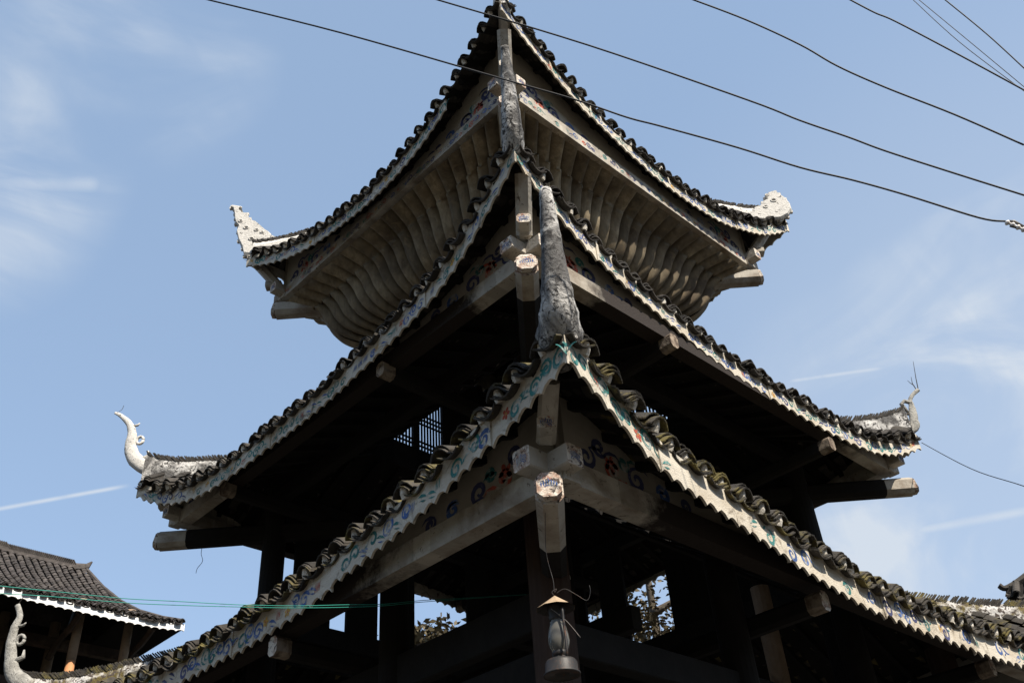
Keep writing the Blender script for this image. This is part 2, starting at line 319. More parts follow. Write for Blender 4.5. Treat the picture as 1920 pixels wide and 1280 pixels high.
def add_tile(mb, p0, p1, side, up, hw, rise, m, solid, th=0.014, nseg=5, taper=0.93):
    """one curved clay tile from lower edge p0 to upper edge p1; rise>0 arched, rise<0 trough"""
    def arc(p, w, off):
        o = []
        for k in range(nseg + 1):
            x = -1 + 2 * k / nseg
            o.append(p + side * (w * x) + up * (rise * (1 - x * x) + off))
        return o
    a, b = arc(p0, hw, 0), arc(p1, hw * taper, 0); n = nseg + 1
    if not solid:
        mb.add(a + b, [(k, k + 1, n + k + 1, n + k) for k in range(nseg)], m)
        return
    c, d = arc(p0, hw, -th), arc(p1, hw * taper, -th)
    fs = [(k, k + 1, n + k + 1, n + k) for k in range(nseg)] + [(2 * n + k, 3 * n + k, 3 * n + k + 1, 2 * n + k + 1) for k in range(nseg)]
    fs += [(k, 2 * n + k, 2 * n + k + 1, k + 1) for k in range(nseg)] + [(0, n, 3 * n, 2 * n), (nseg, 2 * n + nseg, 3 * n + nseg, n + nseg)]
    mb.add(a + b + c + d, fs, m)

def tile_rows(mb, surf, rowfn, tmax, u_list, side, n_out, mt, rnd, over, course=0.125, pitch=0.22, plug=True, eave_layers=3, length=3.0, moss=0.0):
    """surf(sv,t) -> point. rowfn(u,t) -> sv"""
    for (u, kind) in u_list:
        # find how far up the row runs before the hip cuts it
        te = 1.0
        for q in range(41):
            sv = rowfn(u, q / 40)
            if sv < 0 or sv > 1: te = (q - 1) / 40; break
        if te < 0: continue
        N_ = max(1, int(length * te / course))
        prev = None; jz = rnd.uniform(-0.006, 0.006)
        pts = []
        for k in range(N_ + 1):
            t = te * k / N_; sv = min(1, max(0, rowfn(u, t))); pts.append(surf(sv, t))
        if N_ >= 1:
            d0 = (pts[0] - pts[1]); d0 = d0.normalized() if d0.length > 1e-6 else n_out
        slope = d0
        for k in range(N_):
            a, b = pts[k], pts[k + 1]; dr = (b - a)
            if dr.length < 1e-5: continue
            upv = side.cross(dr).normalized()
            if upv.z < 0: upv = -upv
            jit = side * rnd.uniform(-0.008, 0.008)
            if kind == 'cover':
                hw, rise, base = 0.086, 0.056, 0.040
            else:
                hw, rise, base = 0.098, -0.042, 0.016
            hw *= pitch / 0.22; rise *= pitch / 0.22
            sw = rnd.uniform(-0.014, 0.014)
            p1 = b + dr * 0.12 + upv * (base - 0.004) + jit
            p0 = a + upv * (base + 0.014 + jz) + jit + side * sw
            if k == 0:
                ov = over + rnd.uniform(-0.035, 0.03) - (0.028 if kind == 'cover' else 0)
                p0 = p0 + slope * ov
                lay = eave_layers if kind == 'cover' else 2
                for q in range(lay):
                    dz = upv * (q * 0.0155) - slope * (q * 0.024 + rnd.uniform(0, .01)) + side * rnd.uniform(-.02, .02)
                    add_tile(mb, p0 + dz + upv * rnd.uniform(-.004, .008), p1 + dz, side, upv, hw * rnd.uniform(.95, 1.03), rise * rnd.uniform(0.85, 1.25), mt, True, 0.013)
                if kind == 'cover' and plug and rnd.random() < 0.86:
                    c = p0 - slope * rnd.uniform(0.045, 0.07); rr = 0.036 * pitch / 0.22
                    mb.sweep([c + upv * (-0.045), c + upv * (-0.0), c + upv * (rise * 0.80)], [(rr, rr * 1.0), (rr * 1.02, rr), (rr * 0.62, rr * 0.6)], 'plug', seg=7, up=side)
            else:
                add_tile(mb, p0, p1, side, upv, hw, rise * rnd.uniform(0.9, 1.1), mt, k < 2)

def build_roof(i):
    T = Tier(i); rnd = random.Random(100 + i)
    nm = {1: 'uppermost pyramid roof with ogee cove beneath', 2: 'middle eave roof', 3: 'lowest eave roof with mossy tiles'}[i]
    # deck = sheathing under the tiles (also the part that carries the tier)
    mb = MB(); ns, nt_ = 48, 10
    for f in 'LREB':
        top = [[T.S(f, a / ns, b / nt_) + V((0, 0, -0.005)) for b in range(nt_ + 1)] for a in range(ns + 1)]
        bot = [[p + V((0, 0, -0.028)) for p in r] for r in top]
        vs_ = [p for r in top for p in r] + [p for r in bot for p in r]; o = (ns + 1) * (nt_ + 1); fs = []
        for a in range(ns):
            for b in range(nt_):
                q = (a * (nt_ + 1) + b, (a + 1) * (nt_ + 1) + b, (a + 1) * (nt_ + 1) + b + 1, a * (nt_ + 1) + b + 1)
                fs.append(q); fs.append(tuple(o + x for x in q[::-1]))
            fs.append((a * (nt_ + 1), o + a * (nt_ + 1), o + (a + 1) * (nt_ + 1), (a + 1) * (nt_ + 1)))
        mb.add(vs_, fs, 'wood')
        # rafters
        u0, u1 = T.u[f]; k = int((u1 - u0) / 0.36)
        for j in range(1, k):
            u = lerp(u0, u1, j / k); te = 1.0
            for q in range(31):
                sv = T.row(f, u, q / 30)
                if sv < 0 or sv > 1: te = (q - 1) / 30; break
            if te < 0.12: continue
            pp = [T.S(f, min(1, max(0, T.row(f, u, te * x))), te * x) + V((0, 0, -0.075)) for x in (0.03, .35, .7, 1)]
            mb.sweep(pp, 0.045, 'wood', seg=4, up=(0, 0, 1), phase=.5)
    roof = mb.build('eave_roof', tower); tag(roof, nm)
    # tiles, one mesh per slope
    for f in 'LREB':
        mb = MB(); u0, u1 = T.u[f]; pitch = T.pt; n = int((u1 - u0) / pitch); pitch = (u1 - u0) / n; ul = []
        for j in range(n + 1):
            u = u0 + j * pitch
            if 0 < j < n: ul.append((u, 'cover'))
            if j < n: ul.append((u + pitch / 2, 'pan'))
        ln = {3: 2.4, 2: 2.4, 1: 4.6}[i]
        far = f in 'EB'
        tile_rows(mb, lambda sv, t: T.S(f, sv, t), lambda u, t: T.row(f, u, t), 1, ul, FU[f], FN[f], T.tile, rnd, T.over, course=0.13 if not far else 0.2, pitch=pitch, length=ln)
        mb.build('tile_slope', roof)
    # fascia boards
    for f in 'LREB':
        u0, u1 = T.u[f]; ln = u1 - u0; nb = {3: 6, 2: 5, 1: 4}[i]; cuts = [u0]
        for j in range(1, nb): cuts.append(u0 + ln * (j + rnd.uniform(-0.18, 0.18)) / nb)
        cuts.append(u1)
        if i == 3 and f == 'L': cuts[1] = -3.90
        if i == 3 and f == 'R': cuts[1] = -3.62
        if i == 1 and f == 'L': cuts[1] = -1.80
        for j in range(nb):
            a, b = cuts[j], cuts[j + 1]
            if i == 1 and f == 'L' and j == 0: continue      # this board is missing
            mb = MB(); sc = T.sc * rnd.uniform(0.92, 1.08); k = max(2, round((b - a) / sc)); sub = 8; off = 0.0 if j % 2 == 0 else 0.014
            dz = rnd.uniform(-0.012, 0.012); hh = T.h * rnd.uniform(0.96, 1.04); vs_ = []; S_ = k * sub; th = 0.022; z_top = 0.022
            # boards are planks: straight in short runs
            for q in range(S_ + 1):
                u = lerp(a, b, q / S_); fr = (q % sub) / sub; arch = (1 - abs(2 * fr - 1) ** 2.0) if (q % sub) else 0
                zt = T.Z(f, u) + z_top + dz; zb = zt - hh - 0.02 + arch * sc * T.am + rnd.uniform(-.003, .003)
                d = T.D(f, u) + 0.002 + off
                vs_ += [FP(f, u, d, zt), FP(f, u, d, zb), FP(f, u, d - th, zb), FP(f, u, d - th, zt)]
            fs = []
            for q in range(S_):
                for w_ in range(4): fs.append((4 * q + w_, 4 * q + (w_ + 1) % 4, 4 * q + 4 + (w_ + 1) % 4, 4 * q + 4 + w_))
            fs += [(0, 1, 2, 3), (4 * S_ + 3, 4 * S_ + 2, 4 * S_ + 1, 4 * S_)]
            mb.add(vs_, fs, 'board')
            mp = lambda u, v, f=f, off=off, dz=dz: FP(f, u, T.D(f, min(max(u, u0), u1)) + 0.0045 + off, T.Z(f, min(max(u, u0), u1)) + z_top + dz - v)
            cols = [['teal', 'teal', 'blue'], ['blue', 'blue', 'teal'], ['teal', 'blue', 'ink']][rnd.randint(0, 2)]
            if i == 3 and f == 'L' and j == 0: cols = ['teal', 'teal', 'teal']
            if i == 3 and f == 'R' and j == 0: cols = ['teal', 'teal', 'teal']
            dens = 0.95
            if i == 3 and f == 'R': dens = 0.9 if j == 0 else (0.25 if j < 3 else 0.4)
            scrolls(mb, mp, a + 0.03, b - 0.03, 0.05, hh - 0.005, rnd, cols, dens, 1.2 if i == 3 else 1.1)
            mb.build('fascia_board', roof)
    return T, roof

def corner_dir(c): return {'F': V((-1, -1, 0)), 'L': V((-1, 1, 0)), 'R': V((1, -1, 0)), 'B': V((1, 1, 0))}[c]
T3, R3 = build_roof(3); T2, R2 = build_roof(2); T1, R1 = build_roof(1)

# hip ridges: plastered band crowned with leaning tiles, running up from each corner
def hip_ridge(T, roof, c, mt, start=0.02, hh=0.15):
    f, sv = {'F': ('L', 0), 'L': ('L', 1), 'R': ('R', 1), 'B': ('B', 1)}[c]
    mb = MB(); rnd = random.Random(hash((T.i, 'FLRB'.index(c))) & 255); dg = corner_dir(c).normalized(); sd = V((-dg.y, dg.x, 0))
    n = 26; P = [T.S(f, sv, start + (1 - start) * (q / n)) for q in range(n + 1)]
    if c == 'F': P = [lerp(T.S('L', 0, start + (1 - start) * (q / n)), T.S('R', 0, start + (1 - start) * (q / n)), .5) for q in range(n + 1)]
    up_ = {3: .30, 2: .27, 1: .12}[T.i] * (0.35 if c == 'F' else 1)
    lift = [0.09 + up_ * math.exp(-(P[q] - P[0]).length / .42) for q in range(n + 1)]
    mb2 = []
    vs_ = []
    for q, p in enumerate(P):
        w0, w1 = 0.10, 0.06; lo = p + V((0, 0, -0.02)); jit = rnd.uniform(-0.012, 0.012)
        hi = p + V((0, 0, hh + lift[q] - .05 + jit))
        vs_ += [lo - sd * w0, lo + sd * w0, lerp(lo, hi, .55) + sd * (w1 + 0.035 + jit), hi + sd * w1, hi - sd * w1, lerp(lo, hi, .55) - sd * (w1 + 0.035 - jit)]
    fs = []
    for q in range(n):
        for w_ in range(6): fs.append((6 * q + w_, 6 * q + (w_ + 1) % 6, 6 * q + 6 + (w_ + 1) % 6, 6 * q + 6 + w_))
    fs += [tuple(range(6))[::-1], tuple(6 * n + k for k in range(6))]
    mb.add(vs_, fs, mt)
    # leaning tiles on top
    tot = sum((P[q + 1] - P[q]).length for q in range(n)); k = int(tot / 0.030)
    for j in range(2, k):
        x = j / k * n; q = min(n - 1, int(x)); p = lerp(P[q], P[q + 1], x - q); tg = (P[q] - P[q + 1]).normalized()
        if rnd.random() < 0.04: continue
        base = p + V((0, 0, hh + lerp(lift[q], lift[q + 1], x - q) - 0.07)); upv = sd.cross(tg).normalized()
        if upv.z < 0: upv = -upv
        lean = (upv + tg * rnd.uniform(0.62, 0.82)).normalized(); t2 = (tg - lean * tg.dot(lean)).normalized()
        hgt = rnd.uniform(0.105, 0.125)
        mb.box(base + lean * (hgt / 2 - .012), (0.019, 0.15 * rnd.uniform(.9, 1.1), hgt), 'tilem' if mt == 'mossp' else 'tile', (t2, sd, lean))
    return mb.build('hip_ridge', roof), P[0]

def horn(roof, c, path, wid, mt, shift=(0, 0), flat=0.55, deco=True, twig=None, rnd=random.Random(3)):
    """upswept plaster finial; path in (diagonal coordinate, z)"""
    dg = corner_dir(c); sd = V((-dg.y, dg.x, 0)).normalized(); mb = MB(); sh = V((shift[0], shift[1], 0))
    P = [V((dg.x * a, dg.y * a, z)) + sh for a, z in path]
    # refine
    Q, Wd = [], []
    for k in range(len(P) - 1):
        for t in (0, .25, .5, .75):
            p0, p1, p2, p3 = P[max(k - 1, 0)], P[k], P[k + 1], P[min(k + 2, len(P) - 1)]
            q = 0.5 * ((2 * p1) + (p2 - p0) * t + (2 * p0 - 5 * p1 + 4 * p2 - p3) * t * t + (3 * p1 - p0 - 3 * p2 + p3) * t ** 3)
            w = lerp(wid[k], wid[k + 1], t) * rnd.uniform(0.95, 1.06); Q.append(q); Wd.append((w, w * flat))
    Q.append(P[-1]); Wd.append((wid[-1], wid[-1] * flat))
    mb.sweep(Q, Wd, mt, seg=12, up=tuple(dg.normalized()))
    if deco:
        k = int(len(Q) * 0.5); inn = -dg.normalized(); c0 = Q[k] + inn * (Wd[k][0] + 0.045); rr = 0.05
        mb.sweep([c0 + inn * (rr * math.cos(a)) + V((0, 0, rr * 1.25 * math.sin(a))) for a in [x * 2 * math.pi / 12 for x in range(13)]], 0.022, mt, seg=6, up=tuple(sd))
        c1 = Q[int(len(Q) * .3)]; w1 = Wd[int(len(Q) * .3)][0]
        mb.sweep([c1 + inn * w1 * .6, c1 + inn * (w1 + .06) + V((0, 0, .05)), c1 + inn * (w1 + .05) + V((0, 0, .14))], [0.035, 0.03, 0.012], mt, seg=6, up=tuple(sd))
        c2 = Q[int(len(Q) * .66)]; w2 = Wd[int(len(Q) * .66)][0]
        mb.sweep([c2 + inn * w2 * .6, c2 + inn * (w2 + .05) + V((0, 0, .015)), c2 + inn * (w2 + .075) + V((0, 0, .05))], [0.022, 0.018, 0.006], mt, seg=6, up=tuple(sd))
    o = mb.build('corner_finial', roof, smooth=True)
    return o, P
def bird_finial(roof, c, outline, mt, pits=(), th=0.075):
    """flattened modelled plaster figure: rounded slab following an outline"""
    dg = corner_dir(c); sd = V((-dg.y, dg.x, 0)).normalized(); mb = MB(); n = len(outline)
    ca = sum(a for a, _ in outline) / n; cz = sum(z for _, z in outline) / n
    pt = lambda a, z, o: V((dg.x * a, dg.y * a, z)) + sd * o
    rings = []
    for o, k in ((-th, .86), (-th * .6, 1.0), (th * .6, 1.0), (th, .86)):
        rings.append([pt(ca + (a - ca) * lerp(1, k, .55) - 0 * k, cz + (z - cz) * lerp(1, k, .55), o) for a, z in outline])
    vs_ = [p for r in rings for p in r]; fs = []
    for q in range(3):
        for k in range(n): fs.append((q * n + k, q * n + (k + 1) % n, (q + 1) * n + (k + 1) % n, (q + 1) * n + k))
    fs += [tuple(range(n))[::-1], tuple(3 * n + k for k in range(n))]
    mb.add(vs_, fs, mt)
    rnd = random.Random(5)
    for (a, z, r) in pits:      # raised rims round dark discs painted as the shade of hollows
        for s_ in (-1, 1):
            mb.sweep([pt(a + r * math.cos(x), z + r * math.sin(x), s_ * th) for x in [y * 2 * math.pi / 8 for y in range(9)]], 0.016, mt, seg=5, up=tuple(sd))
            mb.add([pt(a + r * .8 * math.cos(x), z + r * .8 * math.sin(x), s_ * (th + .003)) for x in [y * 2 * math.pi / 8 for y in range(8)]], [tuple(range(8))], 'tile')
    for k in range(0, n):
        a, z = outline[k]; q = rnd.uniform(.012, .03)
        mb.box(pt(a, z, rnd.uniform(-.02, .02)), (q * 2, q * 2, q * 2), mt, (V((.7, .7, 0)), V((-.7, .7, 0)), V((0, 0, 1))))
    return mb.build('corner_finial', roof)

for T, roof, mt in ((T3, R3, 'mossp'), (T2, R2, 'mould'), (T1, R1, 'plaster')):
    for c in 'FLRB': hip_ridge(T, roof, c, mt if not (T.i == 3 and c == 'F') else 'mould', hh=0.13 if T.i > 1 else 0.09)
# finials
h3 = [(4.62, 5.72), (4.78, 5.9), (4.84, 6.12), (4.87, 6.34), (4.87, 6.52), (4.85, 6.66), (4.90, 6.82)]; w3 = [0.12, 0.095, 0.078, 0.065, 0.055, 0.042, 0.034]
horn(R3, 'F', [(4.50, 5.62), (4.68, 5.66), (4.80, 5.78), (4.84, 6.02), (4.86, 6.30), (4.87, 6.56), (4.88, 6.80)], [0.13, 0.19, 0.14, 0.105, 0.085, 0.068, 0.052], 'mould', (0.03, -0.03), flat=0.9, deco=False)
for c in 'LRB': horn(R3, c, h3, w3, 'greyp')
h2 = [(3.55, 8.62), (3.86, 8.70), (4.05, 8.9), (4.13, 9.12), (4.14, 9.34), (4.19, 9.53), (4.30, 9.69), (4.37, 9.75)]; w2 = [0.07, 0.10, 0.105, 0.09, 0.07, 0.05, 0.032, 0.02]
hL, _ = horn(R2, 'L', h2, w2, 'plaster')
horn(R2, 'B', h2, w2, 'plaster')
horn(R2, 'F', [(3.92, 8.72), (4.02, 8.86), (4.08, 9.10), (4.10, 9.35), (4.12, 9.60), (4.13, 9.80), (4.16, 9.95)], [0.12, 0.12, 0.10, 0.085, 0.075, 0.055, 0.05], 'mould', (-0.075, 0.075), flat=0.9, deco=False)
hr = [(3.72, 8.42), (3.90, 8.52), (3.93, 8.66), (3.95, 8.79), (3.96, 8.90), (3.965, 8.98), (4.0, 9.05), (4.03, 9.09), (4.09, 9.15)]; wr = [0.10, 0.075, 0.065, 0.055, 0.04, 0.03, 0.028, 0.028, 0.03]
hR, _ = horn(R2, 'R', hr, wr, 'greyp', deco=False)
def dpt(c, a, z, o=0): 
    dg = corner_dir(c); sd = V((-dg.y, dg.x, 0)).normalized(); return V((dg.x * a, dg.y * a, z)) + sd * o
mb = MB(); mb.sweep([dpt('R', 3.97, 8.93), dpt('R', 3.90, 8.97), dpt('R', 3.86, 8.92), dpt('R', 3.88, 8.84), dpt('R', 3.90, 8.77)], [0.03, 0.03, 0.03, 0.028, 0.02], 'greyp', seg=7)
mb.sweep([dpt('R', 3.78, 8.70), dpt('R', 3.81, 8.76), dpt('R', 3.94, 8.735)], [0.02, 0.022, 0.02], 'tile', seg=6)
mb.build('finial_scroll', R2, smooth=True)
mb = MB()
mb.sweep([dpt('R', 4.09, 9.16), dpt('R', 4.11, 9.35), dpt('R', 4.15, 9.66)], [0.008, .006, .003], 'tile', seg=5)
mb.sweep([dpt('R', 4.07, 9.15), dpt('R', 4.06, 9.28, .02), dpt('R', 4.08, 9.41, .04)], [0.008, .006, .003], 'tile', seg=5)
mb.sweep([dpt('R', 4.065, 9.22), dpt('R', 4.02, 9.26, -.03), dpt('R', 4.0, 9.30, -.04)], [0.005, .004, .003], 'tile', seg=5)
mb.sweep([dpt('L', 4.35, 9.74), dpt('L', 4.30, 9.80), dpt('L', 4.29, 9.87)], .004, 'tile', seg=4)
mb.sweep([dpt('L', 4.9, 6.80), dpt('L', 4.86, 6.93), dpt('L', 4.84, 7.1)], .005, 'tile', seg=4)
mb.build('dry_twig', R2)
oL = [(3.21, 12.72), (3.24, 12.89), (3.30, 13.07), (3.34, 13.28), (3.32, 13.41), (3.37, 13.51), (3.39, 13.62), (3.40, 13.73), (3.42, 13.83), (3.43, 13.89), (3.46, 13.91), (3.45, 13.94), (3.40, 13.92), (3.33, 13.89), (3.36, 13.87), (3.35, 13.77), (3.28, 13.72), (3.24, 13.72), (3.24, 13.67), (3.2, 13.58), (3.2, 13.53), (3.12, 13.49), (3.05, 13.38), (2.98, 13.26), (2.93, 13.2), (2.9, 13.12), (2.83, 13.05), (2.72, 13.02), (2.60, 12.97), (2.72, 12.80), (2.85, 12.72), (3.04, 12.66)]
bird_finial(R1, 'L', oL, 'plaster', [(3.22, 13.33, .03), (3.09, 13.26, .025), (3.02, 13.2, .02), (3.30, 13.5, .025), (3.14, 13.06, .03)])
bird_finial(R1, 'F', oL, 'plaster'); bird_finial(R1, 'B', oL, 'plaster')
oR = [(3.20, 12.72), (3.30, 12.80), (3.36, 12.92), (3.36, 13.07), (3.33, 13.2), (3.27, 13.31), (3.24, 13.39), (3.17, 13.37), (3.14, 13.3), (3.09, 13.28), (3.09, 13.24), (3.12, 13.2), (3.04, 13.14), (2.99, 13.04), (2.91, 13.0), (2.89, 12.94), (2.80, 12.87), (2.84, 12.76), (3.0, 12.70)]
oR = [(a + 0.03, z) for a, z in oR]
bird_finial(R1, 'R', oR, 'plaster', [(3.20, 13.14, .035), (3.14, 13.27, .02), (3.08, 13.0, .025)])

# ------------------------------------------------------------------ beams, panels and corner timbers under each eave
def prism(mb, p0, p1, w, h, m, ch=0.0, endm=None, up=V((0, 0, 1))):
    """chamfered bar from p0 to p1"""
    d = (p1 - p0).normalized(); sd = d.cross(up).normalized(); u = sd.cross(d).normalized()
    a, b = w / 2, h / 2; c = ch
    pr = [(-a + c, -b), (a - c, -b), (a, -b + c), (a, b - c), (a - c, b), (-a + c, b), (-a, b - c), (-a, -b + c)] if c > 0 else [(-a, -b), (a, -b), (a, b), (-a, b)]
    n = len(pr); vs_ = [p + sd * x + u * y for p in (p0, p1) for x, y in pr]
    fs = [(k, (k + 1) % n, n + (k + 1) % n, n + k) for k in range(n)]
    mb.add(vs_, fs, m); mb.add(vs_, [tuple(range(n))[::-1]], endm or m); mb.add(vs_, [tuple(range(n, 2 * n))], m)
def end_paint(mb, p, nrm, sd, r, rnd, cols=('blue', 'blue', 'red')):
    up_ = nrm.cross(sd).normalized()
    if up_.z < 0: up_ = -up_
    mp = lambda x, y: p + sd * x + up_ * y + nrm * 0.003
    for j in range(7):
        x = (-.6 + .2 * j) * r; y = r * (.25 - .25 * abs(j - 3) / 3)
        ribbon(mb, mp, [(x, y - r * rnd.uniform(.2, .35), .002), (x + r * .03, y, r * .055), (x - r * .02, y + r * rnd.uniform(.15, .3), .002)], 'blue')
    for q in (.62, .40): ribbon(mb, mp, [(r * q * math.cos(t), r * q * .8 * math.sin(t) - r * .62, r * .045) for t in [math.pi * k / 8 for k in range(9)]], 'blue')
    for q in range(3): blob(mb, mp, r * rnd.uniform(-.5, .5), r * rnd.uniform(.45, .7), r * .16, r * .08, 'pink', rot=rnd.uniform(-1, 1))
def eave_frame(T, h, zb, bh, dshift, zd, dd, dw, dh, post_top, wallm='panel'):
    rnd = random.Random(40 + T.i)
    bw = 0.17
    for f in 'LREB':
        # long beam under the eave
        mb = MB(); e = h + 0.02
        zc = zb + bh / 2 + (0.004 if f in 'LE' else 0)
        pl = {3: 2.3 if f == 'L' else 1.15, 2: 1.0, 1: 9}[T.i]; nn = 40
        for q in range(nn):
            a, b = lerp(-e, e, q / nn), lerp(-e, e, (q + 1) / nn); ww = bw * 1.0
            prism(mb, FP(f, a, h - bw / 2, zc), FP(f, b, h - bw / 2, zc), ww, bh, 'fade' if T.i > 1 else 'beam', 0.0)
        if T.i == 1:
            mp = lambda u, v: FP(f, u, h + 0.003, zb + bh - 0.01 - v); scrolls(mb, mp, -h + .05, h - 0.05, 0.02, bh - 0.03, rnd, ['ink', 'blue', 'red', 'teal'], 0.8)
        bo = mb.build('eave_beam', tower)
        at = bo.data.attributes.new('paint_shade', 'FLOAT', 'POINT')
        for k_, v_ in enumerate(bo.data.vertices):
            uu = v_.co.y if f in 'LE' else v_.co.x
            pa = max(1 - max(0, (uu + h - pl * .45)) / (pl * .9), 1 - max(0, (h - 0.6 - uu)) / 1.2)  # dark away from corners: worn paint plus eave shade put into the colour
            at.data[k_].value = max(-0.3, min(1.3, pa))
        # planked panel between the beam and the roof, painted near the corners
        mb = MB(); n = 40
        d = h - 0.05; th = 0.03; vs_ = []
        for k in range(n + 1):
            u = lerp(-h + 0.02, h - 0.02, k / n)
            # height of the roof underside at this spot
            z = zb + bh; lastp = None
            for q in range(160):
                t = q / 159 * 0.85; sv = T.row(f, u, t)
                if sv < 0 or sv > 1: break
                p = T.S(f, sv, t); z = p.z - 0.03
                if (abs(p.x) if f in 'LE' else abs(p.y)) <= d: break
            vs_ += [FP(f, u, d, zb + bh + .002), FP(f, u, d, max(z, zb + bh + .01)), FP(f, u, d - th, zb + bh + .002), FP(f, u, d - th, max(z, zb + bh + .01))]
        fs = []
        for k in range(n):
            fs += [(4 * k, 4 * k + 4, 4 * k + 5, 4 * k + 1), (4 * k + 2, 4 * k + 3, 4 * k + 7, 4 * k + 6), (4 * k, 4 * k + 2, 4 * k + 6, 4 * k + 4)]
        mb.add(vs_, fs, wallm)
        # seam between planks
        for s_ in (-1, 1):
            mp = lambda u, v, s_=s_: FP(f, s_ * (h - 0.12 - u), d + 0.0035, zb + bh + v)
            H = {3: 0.42, 2: 0.46, 1: 0.50}[T.i]
            for (uu, vv, r, c1) in ((0.22, 0.30, .24, 'ink'), (0.52, .26, .22, 'red'), (0.80, .26, .25, 'ink'), (1.12, .20, .2, 'blue'), (.38, .62, .2, 'ink'), (0.66, .50, .15, 'teal'), (1.4, .16, .16, 'ink')):
                vv *= H; r *= H
                sp = [(x + uu, y + vv, q) for x, y, q in spiral(r, 1.3, rnd.choice((-1, 1)), rnd.uniform(0, 6), 0.05 * H)]
                x0, y0, _ = sp[0]
                ribbon(mb, mp, [(x0 + .16, y0 - .02, .002), (x0 + .11, y0 + .02, .03 * H), (x0 + .05, y0 + .02, .04 * H)] + sp, c1)
            for k in range(5):
                a = k * 1.256; blob(mb, mp, 0.50 + .05 * math.cos(a), .36 * H + .05 * math.sin(a), .035, .024, 'red', rot=a)
        mb.build('painted_panel', tower)
    for c in 'FLRB':
        dg = corner_dir(c).normalized(); sd = V((-dg.y, dg.x, 0)); sh = V((dshift, -dshift, 0)) if c == 'F' else V((0, 0, 0)); r2 = math.sqrt(2)
        # diagonal cantilever
        mb = MB(); p0 = dg * (dd * r2) + V((0, 0, zd)) + sh; p1 = dg * ((dd - 1.8) * r2) + V((0, 0, zd)) + sh * .3; pm = lerp(p0, p1, {3: .30, 2: .15, 1: .5}[T.i])
        prism(mb, p0, pm, dw, dh, 'beam', dw * 0.24, 'beamend'); prism(mb, pm, p1, dw, dh, 'timber' if T.i == 1 else 'wood', dw * 0.24)  # inner length darker: shade under the eave put into the timber colour
        e0 = p0 + dg * 0.002; end_paint(mb, p0, dg, sd, dw * .5, rnd)
        prism(mb, p0 + dg * 0.05 + V((0, 0, .01)), p0, dw * .86, dh * .9, 'beamend', dw * 0.2, 'beamend')
        end_paint(mb, p0 + dg * 0.051 + V((0, 0, .01)), dg, sd, dw * .45, rnd)
        mb.build('corner_cantilever', tower)
        # ends of the crossing beams, painted blocks
        for (a, b) in ((V((dg.x, 0, 0)).normalized(), 0), (V((0, dg.y, 0)).normalized(), 1)):
            mb = MB(); cr = V((math.copysign(h - bw / 2, dg.x), math.copysign(h - bw / 2, dg.y), zb + bh * .5 + 0.05)) + sh * .8
            pe = cr + a * 0.27; other = V((0, 0, 1)).cross(a)
            prism(mb, pe, cr + a * 0.08, bw * .98, bh * 0.84, 'beam', 0.012, 'beamend'); end_paint(mb, pe, a, other, bw * .42, rnd)
            mb.build('beam_end_block', tower)
        # upright hip strut reaching up into the tip, with its own end block
        mb = MB(); q0 = dg * ((h + 0.02) * r2) + V((0, 0, zb + bh + 0.10)) + sh * .8; q1 = dg * ((lerp(h, T.w['L'], .55)) * r2) + V((0, 0, post_top)) + sh * .4
        prism(mb, q0, q1, dw * .74, dw * .62, 'beam', dw * 0.16, 'beamend', up=dg)
        mb.build('hip_strut', tower)
        mb = MB(); b0 = dg * ((h + 0.17) * r2) + V((0, 0, zb + bh + 0.14)) + sh * .8
        prism(mb, b0, b0 - dg * 0.25, dw * .64, dw * .50, 'beam', dw * .1, 'beamend'); end_paint(mb, b0, dg, sd, dw * .32, rnd)
        mb.build('strut_end_block', tower)
eave_frame(T3, 4.24, 4.85, 0.20, -0.085, 4.665, 4.40, 0.195, 0.23, 5.42)
eave_frame(T2, 3.55, 7.80, 0.18, -0.05, 7.58, 3.66, 0.22, 0.24, 8.55)
eave_frame(T1, 2.74, 11.70, 0.20, -0.03, 11.50, 2.76, 0.25, 0.26, 12.5)

# outrigger beams whose sawn ends show; under-eave shade put into the dark shafts
for (f, u, hh, z) in (('L', -1.22, 3.62, 7.76), ('L', 2.11, 3.62, 7.74), ('R', -1.46, 3.62, 7.74), ('R', 1.68, 3.62, 7.58), ('L', -0.60, 4.30, 4.74), ('L', 2.6, 4.30, 4.74), ('R', -0.98, 4.30, 4.68), ('R', 2.44, 4.30, 4.70), ('E', -1.3, 3.5, 7.7), ('E', 1.5, 3.5, 7.7), ('B', -1.3, 3.4, 7.7), ('B', 1.5, 3.4, 7.7)):
    mb = MB(); prism(mb, FP(f, u, hh, z), FP(f, u, hh - 0.16, z), 0.14, 0.18, 'oldend', 0.035, 'oldend' if hh < 4 else 'beamend'); prism(mb, FP(f, u, hh - 0.16, z), FP(f, u, hh - 1.9, z), 0.14, 0.18, 'wood', 0.035); mb.build('outrigger_beam', tower)

